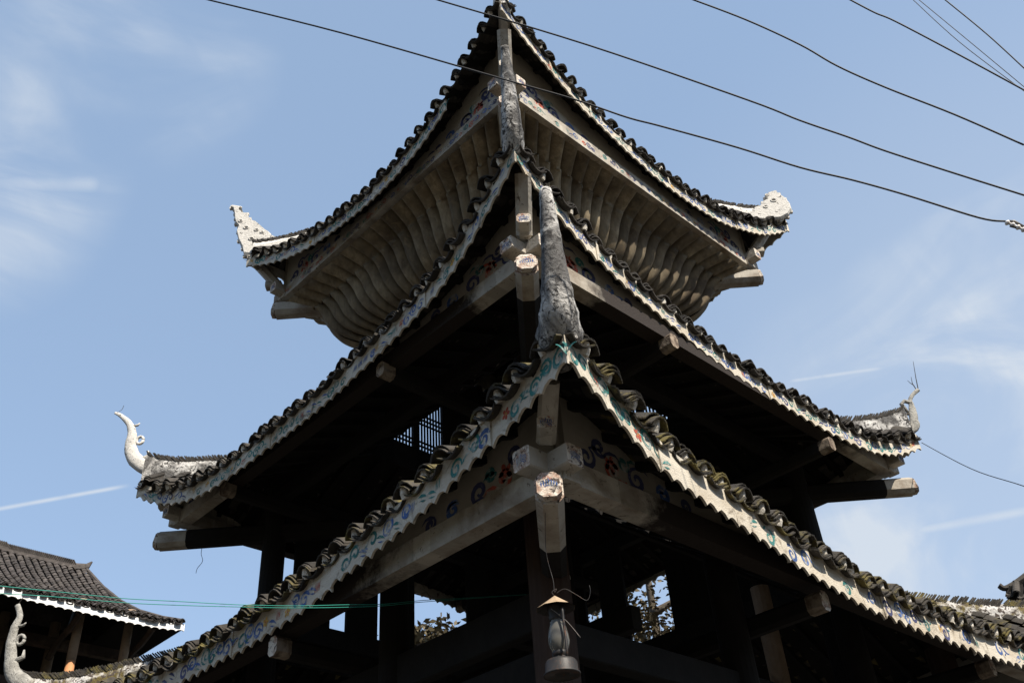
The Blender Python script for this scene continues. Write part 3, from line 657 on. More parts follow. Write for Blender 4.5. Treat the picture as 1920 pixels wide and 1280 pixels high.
# ------------------------------------------------------------------ body: columns, tie beams, boarded walls
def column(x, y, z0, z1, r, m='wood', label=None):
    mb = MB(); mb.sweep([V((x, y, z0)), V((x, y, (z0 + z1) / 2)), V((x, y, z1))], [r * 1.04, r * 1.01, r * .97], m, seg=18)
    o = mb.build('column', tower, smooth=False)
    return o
for (x, y) in ((-3.50, -3.33), (-3.4, 3.4), (3.4, -3.4), (3.4, 3.4)): column(x, y, 0, 5.35, 0.17, 'woodr')
for s_ in (-1.15, 1.15):
    for q in (-3.4, 3.4): column(s_, q, 0, 5.4, 0.15); column(q, s_ - (0.07 if (q < 0 and s_ < 0) else 0), 0, 5.4, 0.14)
for x in (-2.55, 2.55):
    for y in (-2.55, 2.55): column(x, y, 0, 8.25, 0.16)
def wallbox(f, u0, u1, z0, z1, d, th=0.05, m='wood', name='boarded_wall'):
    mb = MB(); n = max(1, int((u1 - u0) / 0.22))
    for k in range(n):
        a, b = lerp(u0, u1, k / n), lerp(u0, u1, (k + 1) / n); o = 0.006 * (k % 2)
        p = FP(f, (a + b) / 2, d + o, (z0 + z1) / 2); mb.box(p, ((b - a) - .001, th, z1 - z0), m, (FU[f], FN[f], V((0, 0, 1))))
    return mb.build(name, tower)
def tie(f, d, z0, z1, w=0.12, e=0.0, half=3.4, m='wood', dz=0):
    mb = MB(); prism(mb, FP(f, -half - e, d, (z0 + z1) / 2 + dz), FP(f, half + e, d, (z0 + z1) / 2 + dz), w, z1 - z0, m, 0.01); mb.build('tie_beam', tower)
for k, f in enumerate('LREB'):
    dz = 0.003 * (k % 2)
    tie(f, 3.4, *((4.28, 4.60) if f in 'LB' else (3.98, 4.24)), 0.12, dz=dz); tie(f, 3.4, *((3.86, 4.12) if f in 'LB' else (3.5, 3.76)), 0.13, dz=dz)
    tie(f, 2.55, 6.16, 6.42, 0.14, half=2.55, dz=dz); tie(f, 2.55, 4.38, 4.58, 0.12, half=3.4, dz=dz)
    tie(f, 2.55, 8.0, 8.2, 0.14, half=2.7, dz=dz)
# rear upper-storey boarding with the gaps the sky shows through
for a, b in ((-2.22, -1.62), (-1.35, -0.82), (-0.71, -0.15), (0.90, 2.5)): wallbox('B', a, b, 6.42, 8.1, 2.53)
for a, b in ((-2.5, -0.15), (0.67, 1.18), (1.49, 2.5)): wallbox('E', a, b, 6.42, 8.1, 2.53)
for f in 'LR': wallbox(f, -2.5, 2.5, 5.95, 6.42, 2.53)
wallbox('B', -2.5, 2.5, 5.85, 6.41, 2.53, .04); wallbox('E', -2.5, 2.5, 5.95, 6.41, 2.53, .04)
# neck storey with lattice windows
PAN = ((-1.42, -0.86), (-0.74, -0.27), (0.50, 0.90), (1.0, 1.42))
for f in 'LREB':
    wallbox(f, -1.68, 1.68, 8.76 if f == 'R' else 8.72, 9.12, 1.66, 0.05); wallbox(f, -1.68, 1.68, 10.24, 10.75, 1.66, 0.05)
    ps = [-1.68] + [x for p in PAN for x in p] + [1.68]
    for k in range(0, len(ps), 2): wallbox(f, ps[k], ps[k + 1], 9.12, 10.24, 1.66, 0.06, name='window_post')
    for a, b in PAN:
        mb = MB(); n = max(3, round((b - a) / 0.062))
        for k in range(1, n): mb.box(FP(f, lerp(a, b, k / n), 1.655, 9.68), (0.026, 0.02, 1.12), 'wood', (FU[f], FN[f], V((0, 0, 1))))
        for z in (9.20, 9.275, 9.60, 9.68, 9.76, 10.1, 10.17): mb.box(FP(f, (a + b) / 2, 1.662, z), (b - a, 0.018, 0.026), 'wood', (FU[f], FN[f], V((0, 0, 1))))
        mb.build('lattice_window', tower)
# ogee cove of curved boards under the top roof
prof = [(2.66, 11.66), (2.50, 11.585), (2.36, 11.50), (2.25, 11.40), (2.18, 11.27), (2.13, 11.13), (2.07, 11.01), (1.98, 10.89), (1.86, 10.79), (1.74, 10.72), (1.69, 10.62), (1.68, 10.40)]
pf = []
for k in range(len(prof) - 1):
    a0, a1, a2, a3 = prof[max(k - 1, 0)], prof[k], prof[k + 1], prof[min(k + 2, len(prof) - 1)]
    for t in (0, 1 / 3, 2 / 3): pf.append(tuple(0.5 * (2 * a1[j] + (a2[j] - a0[j]) * t + (2 * a0[j] - 5 * a1[j] + 4 * a2[j] - a3[j]) * t * t + (3 * a1[j] - a0[j] - 3 * a2[j] + a3[j]) * t ** 3) for j in (0, 1)))
prof = pf + [prof[-1]]
for f in 'LREB':
    mb = MB(); nb = 21; rnd = random.Random(ord(f))
    for k in range(nb):
        vs_ = []; A, B = -1 + 2 * k / nb, -1 + 2 * (k + 1) / nb; m_ = len(prof); off = rnd.uniform(0, .006)
        for (d, z) in prof:
            for (s_, o) in ((A, -0.01), (lerp(A, B, .14), -0.050), (lerp(A, B, .40), -0.078), (lerp(A, B, .66), -0.090), (lerp(A, B, .83), -0.070)):
                hwf = d / 2.66; o2 = -o * 1.4 + off
                dn = V((0, 0, -1)) if d > 2.3 else V((0, 0, -.4))
                vs_.append(FP(f, s_ * d, d + o2 * (0.5 if d > 2.3 else 1), z) + dn * o2 * .6)
        fs = [(5 * q + r, 5 * q + r + 1, 5 * q + 6 + r, 5 * q + 5 + r) for q in range(m_ - 1) for r in range(4)]
        mb.add(vs_, fs, 'cove')
        # the stepped edge where this board laps the next
        ed = []
        for q, (d, z) in enumerate(prof):
            p = V(vs_[5 * q + 4]); g0 = FP(f, lerp(A, B, .84) * d, d - .03, z); g1 = FP(f, B * d, d - .03, z); g2 = FP(f, B * d, d + .016, z)
            ed += [p, g0, g1, g2]
        mb.add(ed, [(4 * q + w_, 4 * q + 1 + w_, 4 * q + 5 + w_, 4 * q + 4 + w_) for q in range(m_ - 1) for w_ in range(3)], 'seam')
    mb.build('ogee_cove', tower, smooth=True)
# ------------------------------------------------------------------ ground
mb = MB(); mb.add([(-400, -400, 0), (400, -400, 0), (400, 400, 0), (-400, 400, 0)], [(0, 1, 2, 3)], 'ground')
MT['ground'] = mat('packed_earth_and_flagstones', (0.055, 0.05, 0.043), 0.95, 0.2, 1.5, alt=(0.04, 0.037, 0.033), altth=(.45, .6), altscale=.6, bump=0.4, bscale=10)
tag(mb.build('ground'), 'grey packed earth and flagstone ground around the tower', kind='structure')
# unseen wooded ring added to block low sky light (high behind the viewer, low beyond the tower)
MT['added_hill'] = mat('added_hill_slope', (0.030, 0.036, 0.018), 0.95, 0.4, 0.08, bump=0.5, bscale=1.5)
mb = MB(); rnd = random.Random(2); na, nr = 72, 8; vs_ = []
for a in range(na):
    th = 2 * math.pi * a / na; back = max(0, -(math.cos(th) + math.sin(th)) / 1.414); hgt = lerp(9, 44, back ** .7) + 3 * math.sin(3 * th) + 2 * math.sin(7 * th + 1)
    for r in range(nr):
        t = r / (nr - 1); rad = lerp(52, 130, t); z = hgt * math.sin(min(1, t * 1.15) * math.pi * .5) * (1.0 + .06 * math.sin(a * 1.7 + r)) - (1.5 if r == 0 else 0)
        vs_.append((rad * math.cos(th), rad * math.sin(th), z))
mb.add(vs_, [(a * nr + r, ((a + 1) % na) * nr + r, ((a + 1) % na) * nr + r + 1, a * nr + r + 1) for a in range(na) for r in range(nr - 1)], 'added_hill')
tag(mb.build('added_hills', None, smooth=True), 'unseen dark wooded ridge added round the village to block low sky light', kind='structure')
# ------------------------------------------------------------------ extra things round the tower
def rayd(x, y):      # world direction seen at a point of the frame; used only to read positions off, every thing gets its own depth
    return M.to_3x3() @ Vector(((x - 960) / 1802.72, -(y - 640) / 1802.72, -1))
MT.update(
    cable=mat('black_cable_sheath', (0.012, 0.012, 0.014), 0.6, 0.1, 5, bump=0),
    green=mat('green_plastic_wire', (0.03, 0.26, 0.20), 0.5, 0.1, 5, bump=0),
    steel=mat('dull_galvanised_steel', (0.12, 0.11, 0.10), 0.5, 0.2, 8, metal=0.4, alt=(0.10, 0.06, 0.04), altth=(.55, .7), altscale=20, bump=0.2),
    dsteel=mat('blackened_lantern_steel', (0.035, 0.032, 0.03), 0.5, 0.2, 20, metal=0.3, alt=(0.10, 0.05, 0.03), altth=(.55, .7), altscale=30, bump=0.1),
    hat=mat('rusted_tan_sheet', (0.34, 0.25, 0.16), 0.7, 0.15, 12, alt=(0.22, 0.10, 0.05), altth=(.55, .75), altscale=22, bump=0.1),
    porc=mat('porcelain', (0.70, 0.66, 0.62), 0.35, 0.1, 8, bump=0),
    leaf=mat('dull_green_leaf', (0.085, 0.066, 0.034), 0.7, 0.45, 3, bump=0),
    bark=mat('grey_brown_bark', (0.10, 0.08, 0.06), 0.9, 0.25, 6, bump=0.5),
    warm=mat('sunlit_orange_timber', (0.42, 0.20, 0.09), 0.6, 0.15, 5, bump=0.2),
    white=mat('fresh_white_board', (0.80, 0.79, 0.76), 0.7, 0.05, 5, bump=0.1),
    tileg=mat('brown_grey_roof_tile', (0.060, 0.051, 0.046), 0.85, 0.40, 6, alt=(0.11, 0.095, 0.08), altth=(0.55, 0.72), altscale=5, bump=0.5, bscale=30, alt2=(0.05, 0.045, 0.04), alt2th=(.55, .65), alt2scale=7),
)
gl = bpy.data.materials.new('smoky_lamp_glass'); gl.use_nodes = True; gb = gl.node_tree.nodes['Principled BSDF']
gb.inputs['Base Color'].default_value = (0.22, 0.21, 0.185, 1); gb.inputs['Roughness'].default_value = 0.12; gb.inputs['Transmission Weight'].default_value = 0.55; gb.inputs['IOR'].default_value = 1.3
MT['glass'] = gl
# cables crossing in front of the tower, hung in one vertical plane x + y = -11
def cable_pts(px, plane=-11.0):
    o = []
    for x, y in px:
        d = rayd(x, y); t = (plane - CAM.x - CAM.y) / (d.x + d.y); o.append(CAM + d * t)
    return o
def subdiv(P, n=6):
    o = []
    for k in range(len(P) - 1):
        p0, p1, p2, p3 = P[max(k - 1, 0)], P[k], P[k + 1], P[min(k + 2, len(P) - 1)]
        for i in range(n):
            t = i / n; o.append(0.5 * ((2 * p1) + (p2 - p0) * t + (2 * p0 - 5 * p1 + 4 * p2 - p3) * t * t + (3 * p1 - p0 - 3 * p2 + p3) * t ** 3))
    return o + [P[-1]]
def cable(px, r, label, m='cable', pts=None, name='cable', ext=9.0, cat='cable', group='overhead cables across the sky'):
    P = pts or cable_pts(px); a = P[0] + (P[0] - P[1]).normalized() * ext; 
    Q = [a] + subdiv(P) + ([P[-1] + (P[-1] - P[-2]).normalized() * ext] if ext and 'insulator' not in label else [])
    if not ext: Q = Q[1:]
    mb = MB(); mb.sweep(Q, r, m, seg=6); return tag(mb.build(name, None, smooth=True), label, cat, group)
cable([(390, 0), (640, 62), (948, 150), (1078, 187), (1175, 220), (1240, 237), (1384, 277), (1500, 314), (1600, 338), (1700, 366), (1835, 408), (1885, 415)], 0.0062, 'lowest and longest black cable, ending at the white insulator')
cable([(820, 0), (1100, 84), (1400, 187), (1500, 226), (1590, 257), (1660, 283), (1790, 325), (1920, 366)], 0.0062, 'black cable crossing just over the top ridge of the tower')
cable([(1300, 0), (1400, 38), (1500, 84), (1570, 124), (1660, 164), (1790, 215), (1920, 272)], 0.0062, 'third black cable up from the insulator, clear of the tower')
cable([(1594, 0), (1640, 24), (1680, 41), (1800, 104), (1920, 169)], 0.0058, 'black cable with a slight kink, lowest of those meeting at the right edge')
cable([(1712, 0), (1800, 80), (1920, 171)], 0.0028, 'thin wire, lower one of the close pair at the upper right')
cable([(1723, 0), (1820, 80), (1920, 163)], 0.0028, 'thin wire, upper one of the close pair at the upper right')
cable([(1772, 0), (1850, 64), (1920, 128)], 0.0048, 'black cable nearest the upper right corner')
# insulator and bracket
P = cable_pts([(1885, 416), (1900, 422), (1920, 431), (1960, 440)])
ins = empty('insulator', tuple(P[0]), 'white porcelain insulator with metal clamps on a dark bracket at the end of a cable', 'insulator')
def local(mb, name, par):
    o = mb.build(name, par, smooth=True); o.matrix_parent_inverse = Matrix.Translation(-par.location); return o
mb = MB()
for k, r in ((0, .010), (.02, .016), (.035, .008), (.05, .018), (.065, .009), (.08, .02)): pass
ax = (P[2] - P[0]).normalized(); pts = []; rad = []
for k in range(17): pts.append(P[0] + ax * (k * 0.008)); rad.append(0.017 if k % 4 in (1, 2) else 0.008)
mb.sweep(pts, rad, 'porc', seg=10); local(mb, 'porcelain_body', ins)
mb = MB(); mb.sweep([P[0] + ax * .03 + V((0, 0, .02)), P[0] + ax * .07 + V((0, 0, .045)), P[0] + ax * .12 + V((0, 0, .03))], .009, 'steel', seg=6); mb.sweep([P[0] + ax * .02 - V((0, 0, .02)), P[0] + ax * .06 - V((0, 0, .01))], .008, 'steel', seg=6); local(mb, 'clamp', ins)
mb = MB(); mb.sweep([P[0] + ax * .12, P[0] + ax * .2 + V((0, 0, .02)), P[3] + ax * 3.5], .022, 'cable', seg=6); local(mb, 'bracket', ins)
# thin wire leaving the middle roof's far corner on the right
Pw = [V((3.80, -3.86, 8.16)), V((2.2, -4.8, 6.9)), V((0.4, -5.86, 5.58))]
d0 = rayd(1640, 800); 
cable(None, 0.005, 'single thin wire running out to the right from the middle roof corner', pts=[V((3.75, -3.98, 8.17)), CAM + rayd(1820, 878) * 10.6, CAM + rayd(1920, 911) * 9.0, CAM + rayd(2050, 958) * 7.8], ext=0, cat='wire', group=None, name='thin_wire')
# two green wires
def yplane(px, y=-1.98):
    o = []
    for x, z in px:
        d = rayd(x, z); t = (y - CAM.y) / d.y; o.append(CAM + d * t)
    return o
g1 = [(0, 1098), (120, 1110), (230, 1121), (340, 1127), (450, 1133), (560, 1135), (650, 1133), (717, 1132), (790, 1125), (860, 1121)]
g2 = [(0, 1112), (100, 1118), (230, 1129), (340, 1134), (450, 1137), (560, 1139), (700, 1136), (790, 1128), (860, 1123)]
cable(None, .0028, 'upper green wire strung in front of the lowest eave on the left', 'green', yplane(g1), 'green_wire', 1.5, 'wire', 'green wires below the lowest eave')
cable(None, .0028, 'lower green wire strung in front of the lowest eave on the left', 'green', yplane(g2), 'green_wire', 1.5, 'wire', 'green wires below the lowest eave')
# loose string under the left corner cantilever of the middle roof
mb = MB(); mb.sweep(subdiv([V((-3.24, 3.24, 7.50)), V((-3.245, 3.24, 7.36)), V((-3.22, 3.22, 7.25)), V((-3.26, 3.26, 7.15)), V((-3.28, 3.24, 7.07))]), .004, 'cable', seg=4)
tag(mb.build('loose_string'), 'thin loose string dangling below the left corner timber of the middle roof', 'string')
# hurricane lantern
LX, LY = -4.36, -4.16
lan = empty('hurricane_lantern', (LX, LY, 3.46), 'old hurricane lantern with a tan conical hat hanging below the front corner timber', 'lantern')
def lathe(mb, prof, m, seg=20, c=(LX, LY), rot=0.0):
    n = len(prof); vs_ = [V((c[0] + r * math.cos(2 * math.pi * (k + rot) / seg), c[1] + r * math.sin(2 * math.pi * (k + rot) / seg), z)) for r, z in prof for k in range(seg)]
    fs = [(i * seg + k, i * seg + (k + 1) % seg, (i + 1) * seg + (k + 1) % seg, (i + 1) * seg + k) for i in range(n - 1) for k in range(seg)]
    mb.add(vs_, fs, m)
mb = MB(); lathe(mb, [(0.001, 3.505), (0.045, 3.50), (0.048, 3.488), (0.108, 3.484), (0.116, 3.478), (0.116, 3.49), (0.104, 3.50), (0.102, 3.555), (0.09, 3.572), (0.04, 3.585), (0.036, 3.61), (0.001, 3.61)], 'dsteel', 28); local(mb, 'fuel_tank', lan)
mb = MB(); lathe(mb, [(0.040, 3.60), (0.048, 3.612), (0.046, 3.63), (0.03, 3.638), (0.001, 3.638)], 'dsteel'); local(mb, 'burner', lan)
mb = MB(); lathe(mb, [(0.040, 3.625), (0.060, 3.65), (0.069, 3.69), (0.066, 3.73), (0.054, 3.78), (0.043, 3.82), (0.040, 3.84)], 'glass', 28); local(mb, 'glass_globe', lan)
mb = MB(); lathe(mb, [(0.048, 3.83), (0.052, 3.85), (0.050, 3.875), (0.060, 3.90), (0.060, 3.925), (0.001, 3.94)], 'dsteel'); local(mb, 'chimney_cap', lan)
mb = MB(); lathe(mb, [(0.128, 3.905), (0.001, 3.995)], 'hat', 10, rot=.3); lathe(mb, [(0.126, 3.903), (0.001, 3.990)], 'dsteel', 10, rot=.3)
hat_o = mb.build('conical_hat', lan); hat_o.matrix_parent_inverse = Matrix.Translation(-lan.location)
for s_ in (-1, 1):
    mb = MB(); dx, dy = s_ * 0.707, -s_ * 0.707; dx, dy = dx * .35 - .6 * s_ * .9, dy * .35 - .6 * s_ * .9
    l_ = math.hypot(dx, dy); dx /= l_; dy /= l_
    mb.sweep(subdiv([V((LX + dx * q, LY + dy * q, z)) for q, z in ((.05, 3.90), (.085, 3.875), (.088, 3.80), (.094, 3.70), (.094, 3.60), (.07, 3.565))]), .0085, 'dsteel', seg=8); local(mb, 'side_tube', lan)
mb = MB(); mb.sweep(subdiv([V((LX - .08, LY - .03, 3.88)), V((LX + .0, LY - .08, 3.80)), V((LX + .06, LY - .13, 3.69))]), .0028, 'steel', seg=5); local(mb, 'bail_wire', lan)
mb = MB(); mb.sweep(subdiv([V((LX, LY, 3.99)), V((LX - .012, LY + .01, 4.02)), V((LX + .012, LY - .01, 4.04)), V((LX, LY, 4.02)), V((LX, LY, 4.10)), V((LX - .02, LY + .02, 4.3)), V((LX - .08, LY - .06, 4.54))]), .0022, 'dsteel', seg=5); local(mb, 'hanging_wire', lan)
mb = MB(); mb.sweep(subdiv([V((LX + .01, LY - .01, 4.01)), V((LX + .05, LY - .05, 4.035)), V((LX + .10, LY - .10, 3.99)), V((LX + .15, LY - .14, 3.95)), V((LX + .17, LY - .16, 4.0)), V((LX + .17, LY - .16, 4.05))]), .0022, 'dsteel', seg=5); local(mb, 'loose_wire_loop', lan)
# bare bulb inside
blb = empty('light_bulb', (-2.62, -2.73, 5.0), 'small pale unlit bulb hanging in the dark behind the lantern', 'light bulb')
mb = MB(); lathe(mb, [(0.001, 5.0), (0.028, 5.01), (0.038, 5.04), (0.034, 5.07), (0.018, 5.10)], 'porc', 14, c=(-2.62, -2.73)); local(mb, 'bulb_glass', blb)
mb = MB(); lathe(mb, [(0.02, 5.10), (0.02, 5.14), (0.001, 5.15)], 'cable', 10, c=(-2.62, -2.73)); local(mb, 'bulb_holder', blb)
mb = MB(); mb.sweep([V((-2.62, -2.73, 5.14)), V((-2.62, -2.73, 5.6)), V((-2.6, -2.7, 6.2))], .004, 'cable', seg=5); local(mb, 'flex', blb)
# inner posts deep in the lowest storey; the log one paler to stand for sunlight
for (x, y, z0, z1) in ((1.05, -2.5, 3.9, 5.9), (-0.9, 1.4, 0, 6.0)): 
    mb = MB(); mb.sweep([V((x, y, z0)), V((x, y, z1))], .11, 'log' if x > 0 else 'wood', seg=14); mb.build('inner_post', tower)

# ------------------------------------------------------------------ neighbouring hall on the left
hall = empty('timber_hall', (-4.5, 13, 0), 'neighbouring timber hall with a brown-grey tiled roof and a bright white eave board', 'building')
def lp(mb, name, par, smooth=False):
    o = mb.build(name, par, smooth=smooth)
    p = par
    off = V((0, 0, 0))
    while p: off += p.location; p = p.parent
    o.matrix_parent_inverse = Matrix.Translation(-off) if True else None
    return o
HX0 = -10.5; HE = 10.0; HR = 13.0
def hz(t, x): return lerp(9.10 - 0.010 * (x + 3), 11.10, 0.62 * t + 0.38 * t * t)
def hx1(t): return -0.10 - 0.72 * (1 - (1 - min(1, t / .34)) ** 1.0) if t < .34 else lerp(-0.82, -1.23, (t - .34) / .66)
def hs_(sv, t):
    x = lerp(HX0, hx1(t), sv); return V((x, lerp(HE, HR, t), hz(t, x) + 0.10 * math.exp(-(hx1(0) - x) * 2.2) * (1 - t)))
def hrow(u, t): return (u - HX0) / (hx1(t) - HX0)
mb = MB(); ns, n2 = 30, 10
g = [[hs_(a / ns, b / n2) + V((0, 0, -.03)) for b in range(n2 + 1)] for a in range(ns + 1)]
mb.add([p for r in g for p in r], [(a * 11 + b, (a + 1) * 11 + b, (a + 1) * 11 + b + 1, a * 11 + b + 1) for a in range(ns) for b in range(n2)], 'wood')
# back slope mirrored about the ridge, and the skirt roof on the gable end
mb.add([V((p.x, 2 * HR - p.y, p.z)) for r in g for p in r], [(a * 11 + b, (a + 1) * 11 + b, (a + 1) * 11 + b + 1, a * 11 + b + 1) for a in range(ns) for b in range(n2)], 'tileg')
sk = [(hx1(0), HE, hz(0, hx1(0)) + .07), (hx1(0), 2 * HR - HE, 9.12), (hx1(.34), 2 * HR - lerp(HE, HR, .34), hz(.34, -.8)), (hx1(.34), lerp(HE, HR, .34), hz(.34, -.8))]
mb.add(sk, [(0, 1, 2, 3)], 'tileg'); mb.add([(x, y, z - .05) for x, y, z in sk], [(0, 1, 2, 3)], 'wood')
mb.add([(hx1(1), HR, 11.07), (hx1(.34), lerp(HE, HR, .34), hz(.34, -.8)), (hx1(.34), 2 * HR - lerp(HE, HR, .34), hz(.34, -.8))], [(0, 1, 2)], 'wood')
hroof = lp(mb, 'roof', hall)
def deeper(mb, name, par, top, smooth=False):
    o = mb.build(name, par, smooth=smooth); o.matrix_parent_inverse = Matrix.Translation(-top.location); return o
rnd = random.Random(9); mb = MB(); ul = []; n = int((hx1(0) - HX0) / .16)
for j in range(n + 1):
    u = HX0 + j * .16; ul.append((u, 'pan')); ul.append((u + .08, 'cover'))
tile_rows(mb, hs_, hrow, 1, ul, V((1, 0, 0)), V((0, -1, 0)), 'tileg', rnd, 0.06, course=0.15, pitch=0.16, length=3.8, eave_layers=2)
o = mb.build('tile_slope', hroof)
mb = MB(); n = 60; sub = 4; vs_ = []
for q in range(n * sub + 1):
    x = lerp(HX0, hx1(0) - .02, q / (n * sub)); fr = (q % sub) / sub; ar = math.sqrt(max(0, 1 - (2 * fr - 1) ** 2)) if q % sub else 0
    zt = hs_(hrow(x, 0), 0).z + 0.0; zb_ = zt - 0.15 + ar * .03
    vs_ += [V((x, HE - .012, zt)), V((x, HE - .012, zb_)), V((x, HE + .012, zb_)), V((x, HE + .012, zt))]
mb.add(vs_, [(4 * q + w_, 4 * q + (w_ + 1) % 4, 4 * q + 4 + (w_ + 1) % 4, 4 * q + 4 + w_) for q in range(n * sub) for w_ in range(4)], 'white')
o = mb.build('fascia_board', hroof)
mb = MB(); rp = [V((x, HR, z)) for x, z in ((HX0, 11.22), (-3.15, 11.18), (-2.0, 11.15), (-1.45, 11.15), (-1.22, 11.24), (-1.14, 11.37))]
mb.sweep(rp, [(.11, .08)] * 4 + [(.07, .05), (.02, .02)], 'tileg', seg=6, up=(0, 0, 1))
for j in range(200):
    x = HX0 + j * .045
    if x > -1.45: break
    mb.box(V((x, HR, 11.27 - (0.03 if x > -3 else 0))), (.02, .16, .12), 'tileg', (V((.8, 0, .6)), V((0, 1, 0)), V((-.6, 0, .8))))
o = mb.build('ridge', hroof)
mb = MB(); prism(mb, V((HX0, 9.985, 0)) , V((HX0, 9.985, .1)), .01, .01, 'wood')
mb = MB()
mb.sweep([hs_(1, t) + V((0, 0, .06)) for t in (0.02, .15, .3, .5, .75, 1)], [(.05, .05)] * 6, 'tileg', seg=6)
o = mb.build('hip_ridge', hroof)
for x in (-6.6, -4.2, -1.98, -0.98):
    mb = MB(); mb.sweep([V((x, 10.7, 5.5)), V((x, 10.7, 8.3)),], .085, 'warm', seg=14); mb.sweep([V((x, 10.7, 8.28)), V((x, 10.7, 9.5))], .088, 'log', seg=14); lp(mb, 'column', hall, True)  # orange below, plain log above: sunlight on the foot put into the colour
for x in (-6.6, -4.2, -2.2, -0.74, ):
    mb = MB(); mb.sweep(subdiv([V((x, 11.3, 8.45)), V((x, 10.95, 8.7)), V((x, 10.5, 8.80)), V((x, 10.08, 8.98))]), (.05, .07), 'timber', seg=6); lp(mb, 'curved_bracket', hall)
mb = MB(); prism(mb, V((HX0, 11.2, 8.75)), V((-0.5, 11.2, 8.72)), .16, .2, 'timber'); lp(mb, 'eave_beam', hall)
mb = MB(); prism(mb, V((HX0, 11.2, 7.9)), V((-0.5, 11.2, 7.9)), .10, .14, 'timber'); lp(mb, 'rail', hall)
mb = MB(); mb.box(V((-5.7, 14.4, 4.75)), (9.2, 4.4, 9.3), 'wood'); lp(mb, 'wall', hall)
for x in (-3.0, -2.0): 
    mb = MB(); mb.sweep([V((x, 11.9, 6)), V((x, 11.9, 9.4))], .1, 'log', seg=12); lp(mb, 'inner_column', hall, True)

# ------------------------------------------------------------------ far pavilion on the right, its eave corner in view
tipd = CAM + rayd(1886, 1110) * 20
pav = empty('pavilion', (tipd.x + 2.9, tipd.y - 1.6, 0), 'dark tiled pavilion whose eave corner shows at the right edge', 'pavilion')
pc = V((tipd.x + 2.2, tipd.y - 2.2, 0)); pav.location = pc
class Mini:
    def __init__(s, c, w, n, z0, z1, tip): s.c, s.w, s.n, s.z0, s.z1, s.tip = c, w, n, z0, z1, tip
    def S(s, f, sv, t):
        q = -1 + 2 * sv; hw = lerp(s.w, s.n, t); z = lerp(s.z0 + s.tip * abs(q) ** 4, s.z1, .6 * t + .4 * t * t); return s.c + FP(f, q * hw, hw, z)
    def row(s, f, u, t): return (u / lerp(s.w, s.n, t) + 1) / 2
mi = Mini(pc, 2.2, 0.2, tipd.z - .45, tipd.z + 2.0, 0.45)
mb = MB()
for f in 'LREB':
    g = [[mi.S(f, a / 16, b / 6) for b in range(7)] for a in range(17)]
    mb.add([p for r in g for p in r], [(a * 7 + b, (a + 1) * 7 + b, (a + 1) * 7 + b + 1, a * 7 + b + 1) for a in range(16) for b in range(6)], 'wood')
    mb.add([p - V((0, 0, .06)) for r in g for p in r], [(a * 7 + b, (a + 1) * 7 + b, (a + 1) * 7 + b + 1, a * 7 + b + 1) for a in range(16) for b in range(6)], 'wood')
proof = lp(mb, 'roof', pav)
for f in 'LREB':
    mb = MB(); ul = []
    for j in range(22): u = -2.2 + j * .2; ul += [(u, 'cover'), (u + .1, 'pan')]
    tile_rows(mb, lambda a, t: mi.S(f, a, t), lambda u, t: mi.row(f, u, t), 1, ul, FU[f], FN[f], 'tile', rnd, .06, course=.18, pitch=.2, length=2.8, plug=False, eave_layers=2)
    mb.build('tile_slope', proof)
for sx in (-1, 1):
    for sy in (-1, 1):
        mb = MB(); mb.sweep([pc + V((sx * 1.4, sy * 1.4, 0)), pc + V((sx * 1.4, sy * 1.4, tipd.z - .2))], .12, 'wood', seg=12); lp(mb, 'column', pav, True)
        mb = MB(); mb.sweep(subdiv([mi.S('L' if sx < 0 else 'E', 1 if sy > 0 else 0, t) + V((0, 0, .07)) for t in (.9, .5, .2, .02)] + [mi.S('L' if sx < 0 else 'E', 1 if sy > 0 else 0, 0) + V((sx * .06, sy * .06, .16))]), .06, 'tile', seg=7); mb.build('hip_ridge', proof)

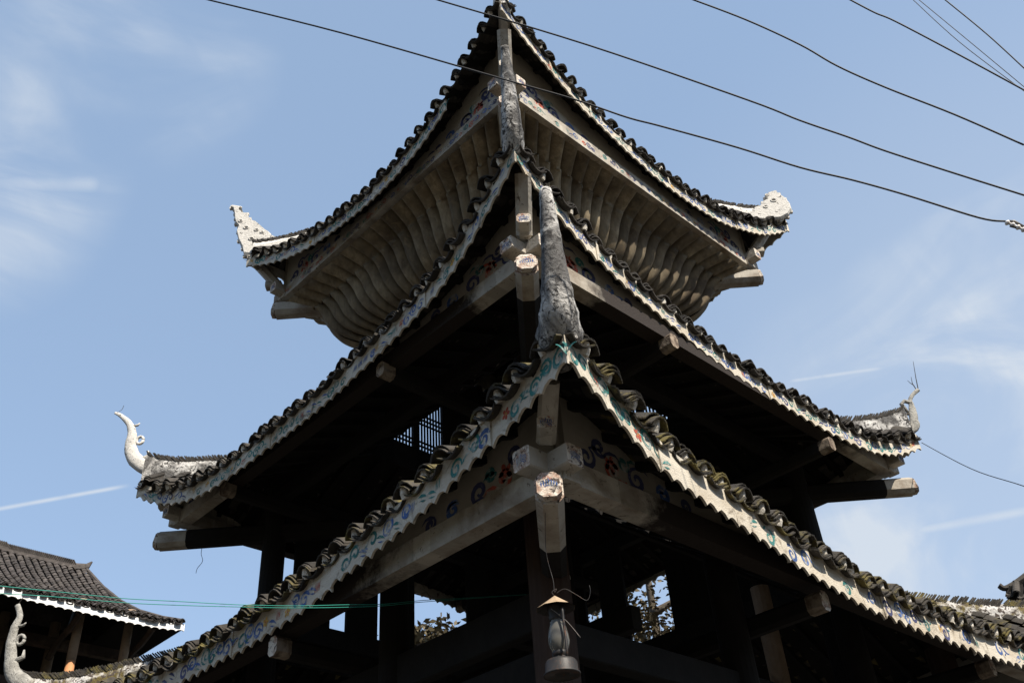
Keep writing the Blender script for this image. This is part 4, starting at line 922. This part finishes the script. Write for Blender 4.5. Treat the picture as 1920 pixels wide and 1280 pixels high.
# ------------------------------------------------------------------ trees beyond the tower
def tree(base, height, crown, nleaf, label, seed, leaf=0.075, lean=(0, 0), nl=9):
    rnd = random.Random(seed); r = empty('broadleaf_tree', base, label, 'tree', 'trees beyond the tower'); B = V(base)
    mb = MB(); top = B + V((lean[0], lean[1], height * .93)); path = [lerp(B, top, t) + V((math.sin(t * 5 + seed) * .25, math.cos(t * 4 + seed) * .25, 0)) for t in (0, .2, .4, .6, .8, 1)]
    mb.sweep(subdiv(path, 4), [lerp(height * .028, height * .006, k / 20) for k in range(21)], 'bark', seg=9)
    tips = []
    for k in range(nl):
        t = rnd.uniform(.48, .95); p = lerp(B, top, t); x = t * 5; p = path[int(x)] + (path[min(5, int(x) + 1)] - path[int(x)]) * (x - int(x))
        a = k * 2.4 + rnd.random(); ln = crown * rnd.uniform(.7, 1.15) * (1.25 - .6 * t); e = p + V((math.cos(a) * ln, math.sin(a) * ln, ln * rnd.uniform(.2, .7)))
        m1 = lerp(p, e, .45) + V((rnd.uniform(-.2, .2), rnd.uniform(-.2, .2), -ln * .05))
        mb.sweep(subdiv([p, m1, e], 4), [lerp(height * .010, .012, q / 8) for q in range(9)], 'bark', seg=6)
        tips.append(e)
        for j in range(4):
            s0 = lerp(m1, e, rnd.random()); e2 = s0 + V((rnd.gauss(0, 1), rnd.gauss(0, 1), rnd.uniform(-.2, .9))).normalized() * ln * rnd.uniform(.3, .6)
            mb.sweep([s0, lerp(s0, e2, .5) + V((0, 0, -.05)), e2], [.022, .015, .006], 'bark', seg=5); tips.append(e2)
    t1 = mb.build('trunk', r, smooth=True); t1.matrix_parent_inverse = Matrix.Translation(-B)
    mb = MB(); per = max(1, nleaf // len(tips)); vs_ = []; fs = []
    for c in tips:
        rad = crown * rnd.uniform(.16, .30)
        for q in range(per):
            v = V((rnd.gauss(0, 1), rnd.gauss(0, 1), rnd.gauss(0, .7))) * rad * .62; p = c + v
            d = V((rnd.gauss(0, 1), rnd.gauss(0, 1), rnd.gauss(0, .6))).normalized(); s_ = d.cross(V((rnd.random(), rnd.random(), rnd.random()))).normalized()
            l_ = leaf * rnd.uniform(.7, 1.4); o = len(vs_); vs_ += [p - d * l_, p + s_ * l_ * .42, p + d * l_, p - s_ * l_ * .42]; fs.append((o, o + 1, o + 2, o + 3))
    mb.add(vs_, fs, 'leaf'); t2 = mb.build('crown', r); t2.matrix_parent_inverse = Matrix.Translation(-B)
    return r
tree((10.4, 14.6, 0), 13.0, 2.1, 6500, 'rounded tree standing against the sky, seen through the left openings', 3, .12)
tree((9.6, 5.6, 0), 11.5, 2.4, 9000, 'open-crowned tree with a crooked limb, seen through the right openings', 11, .075, (-.8, -.6))
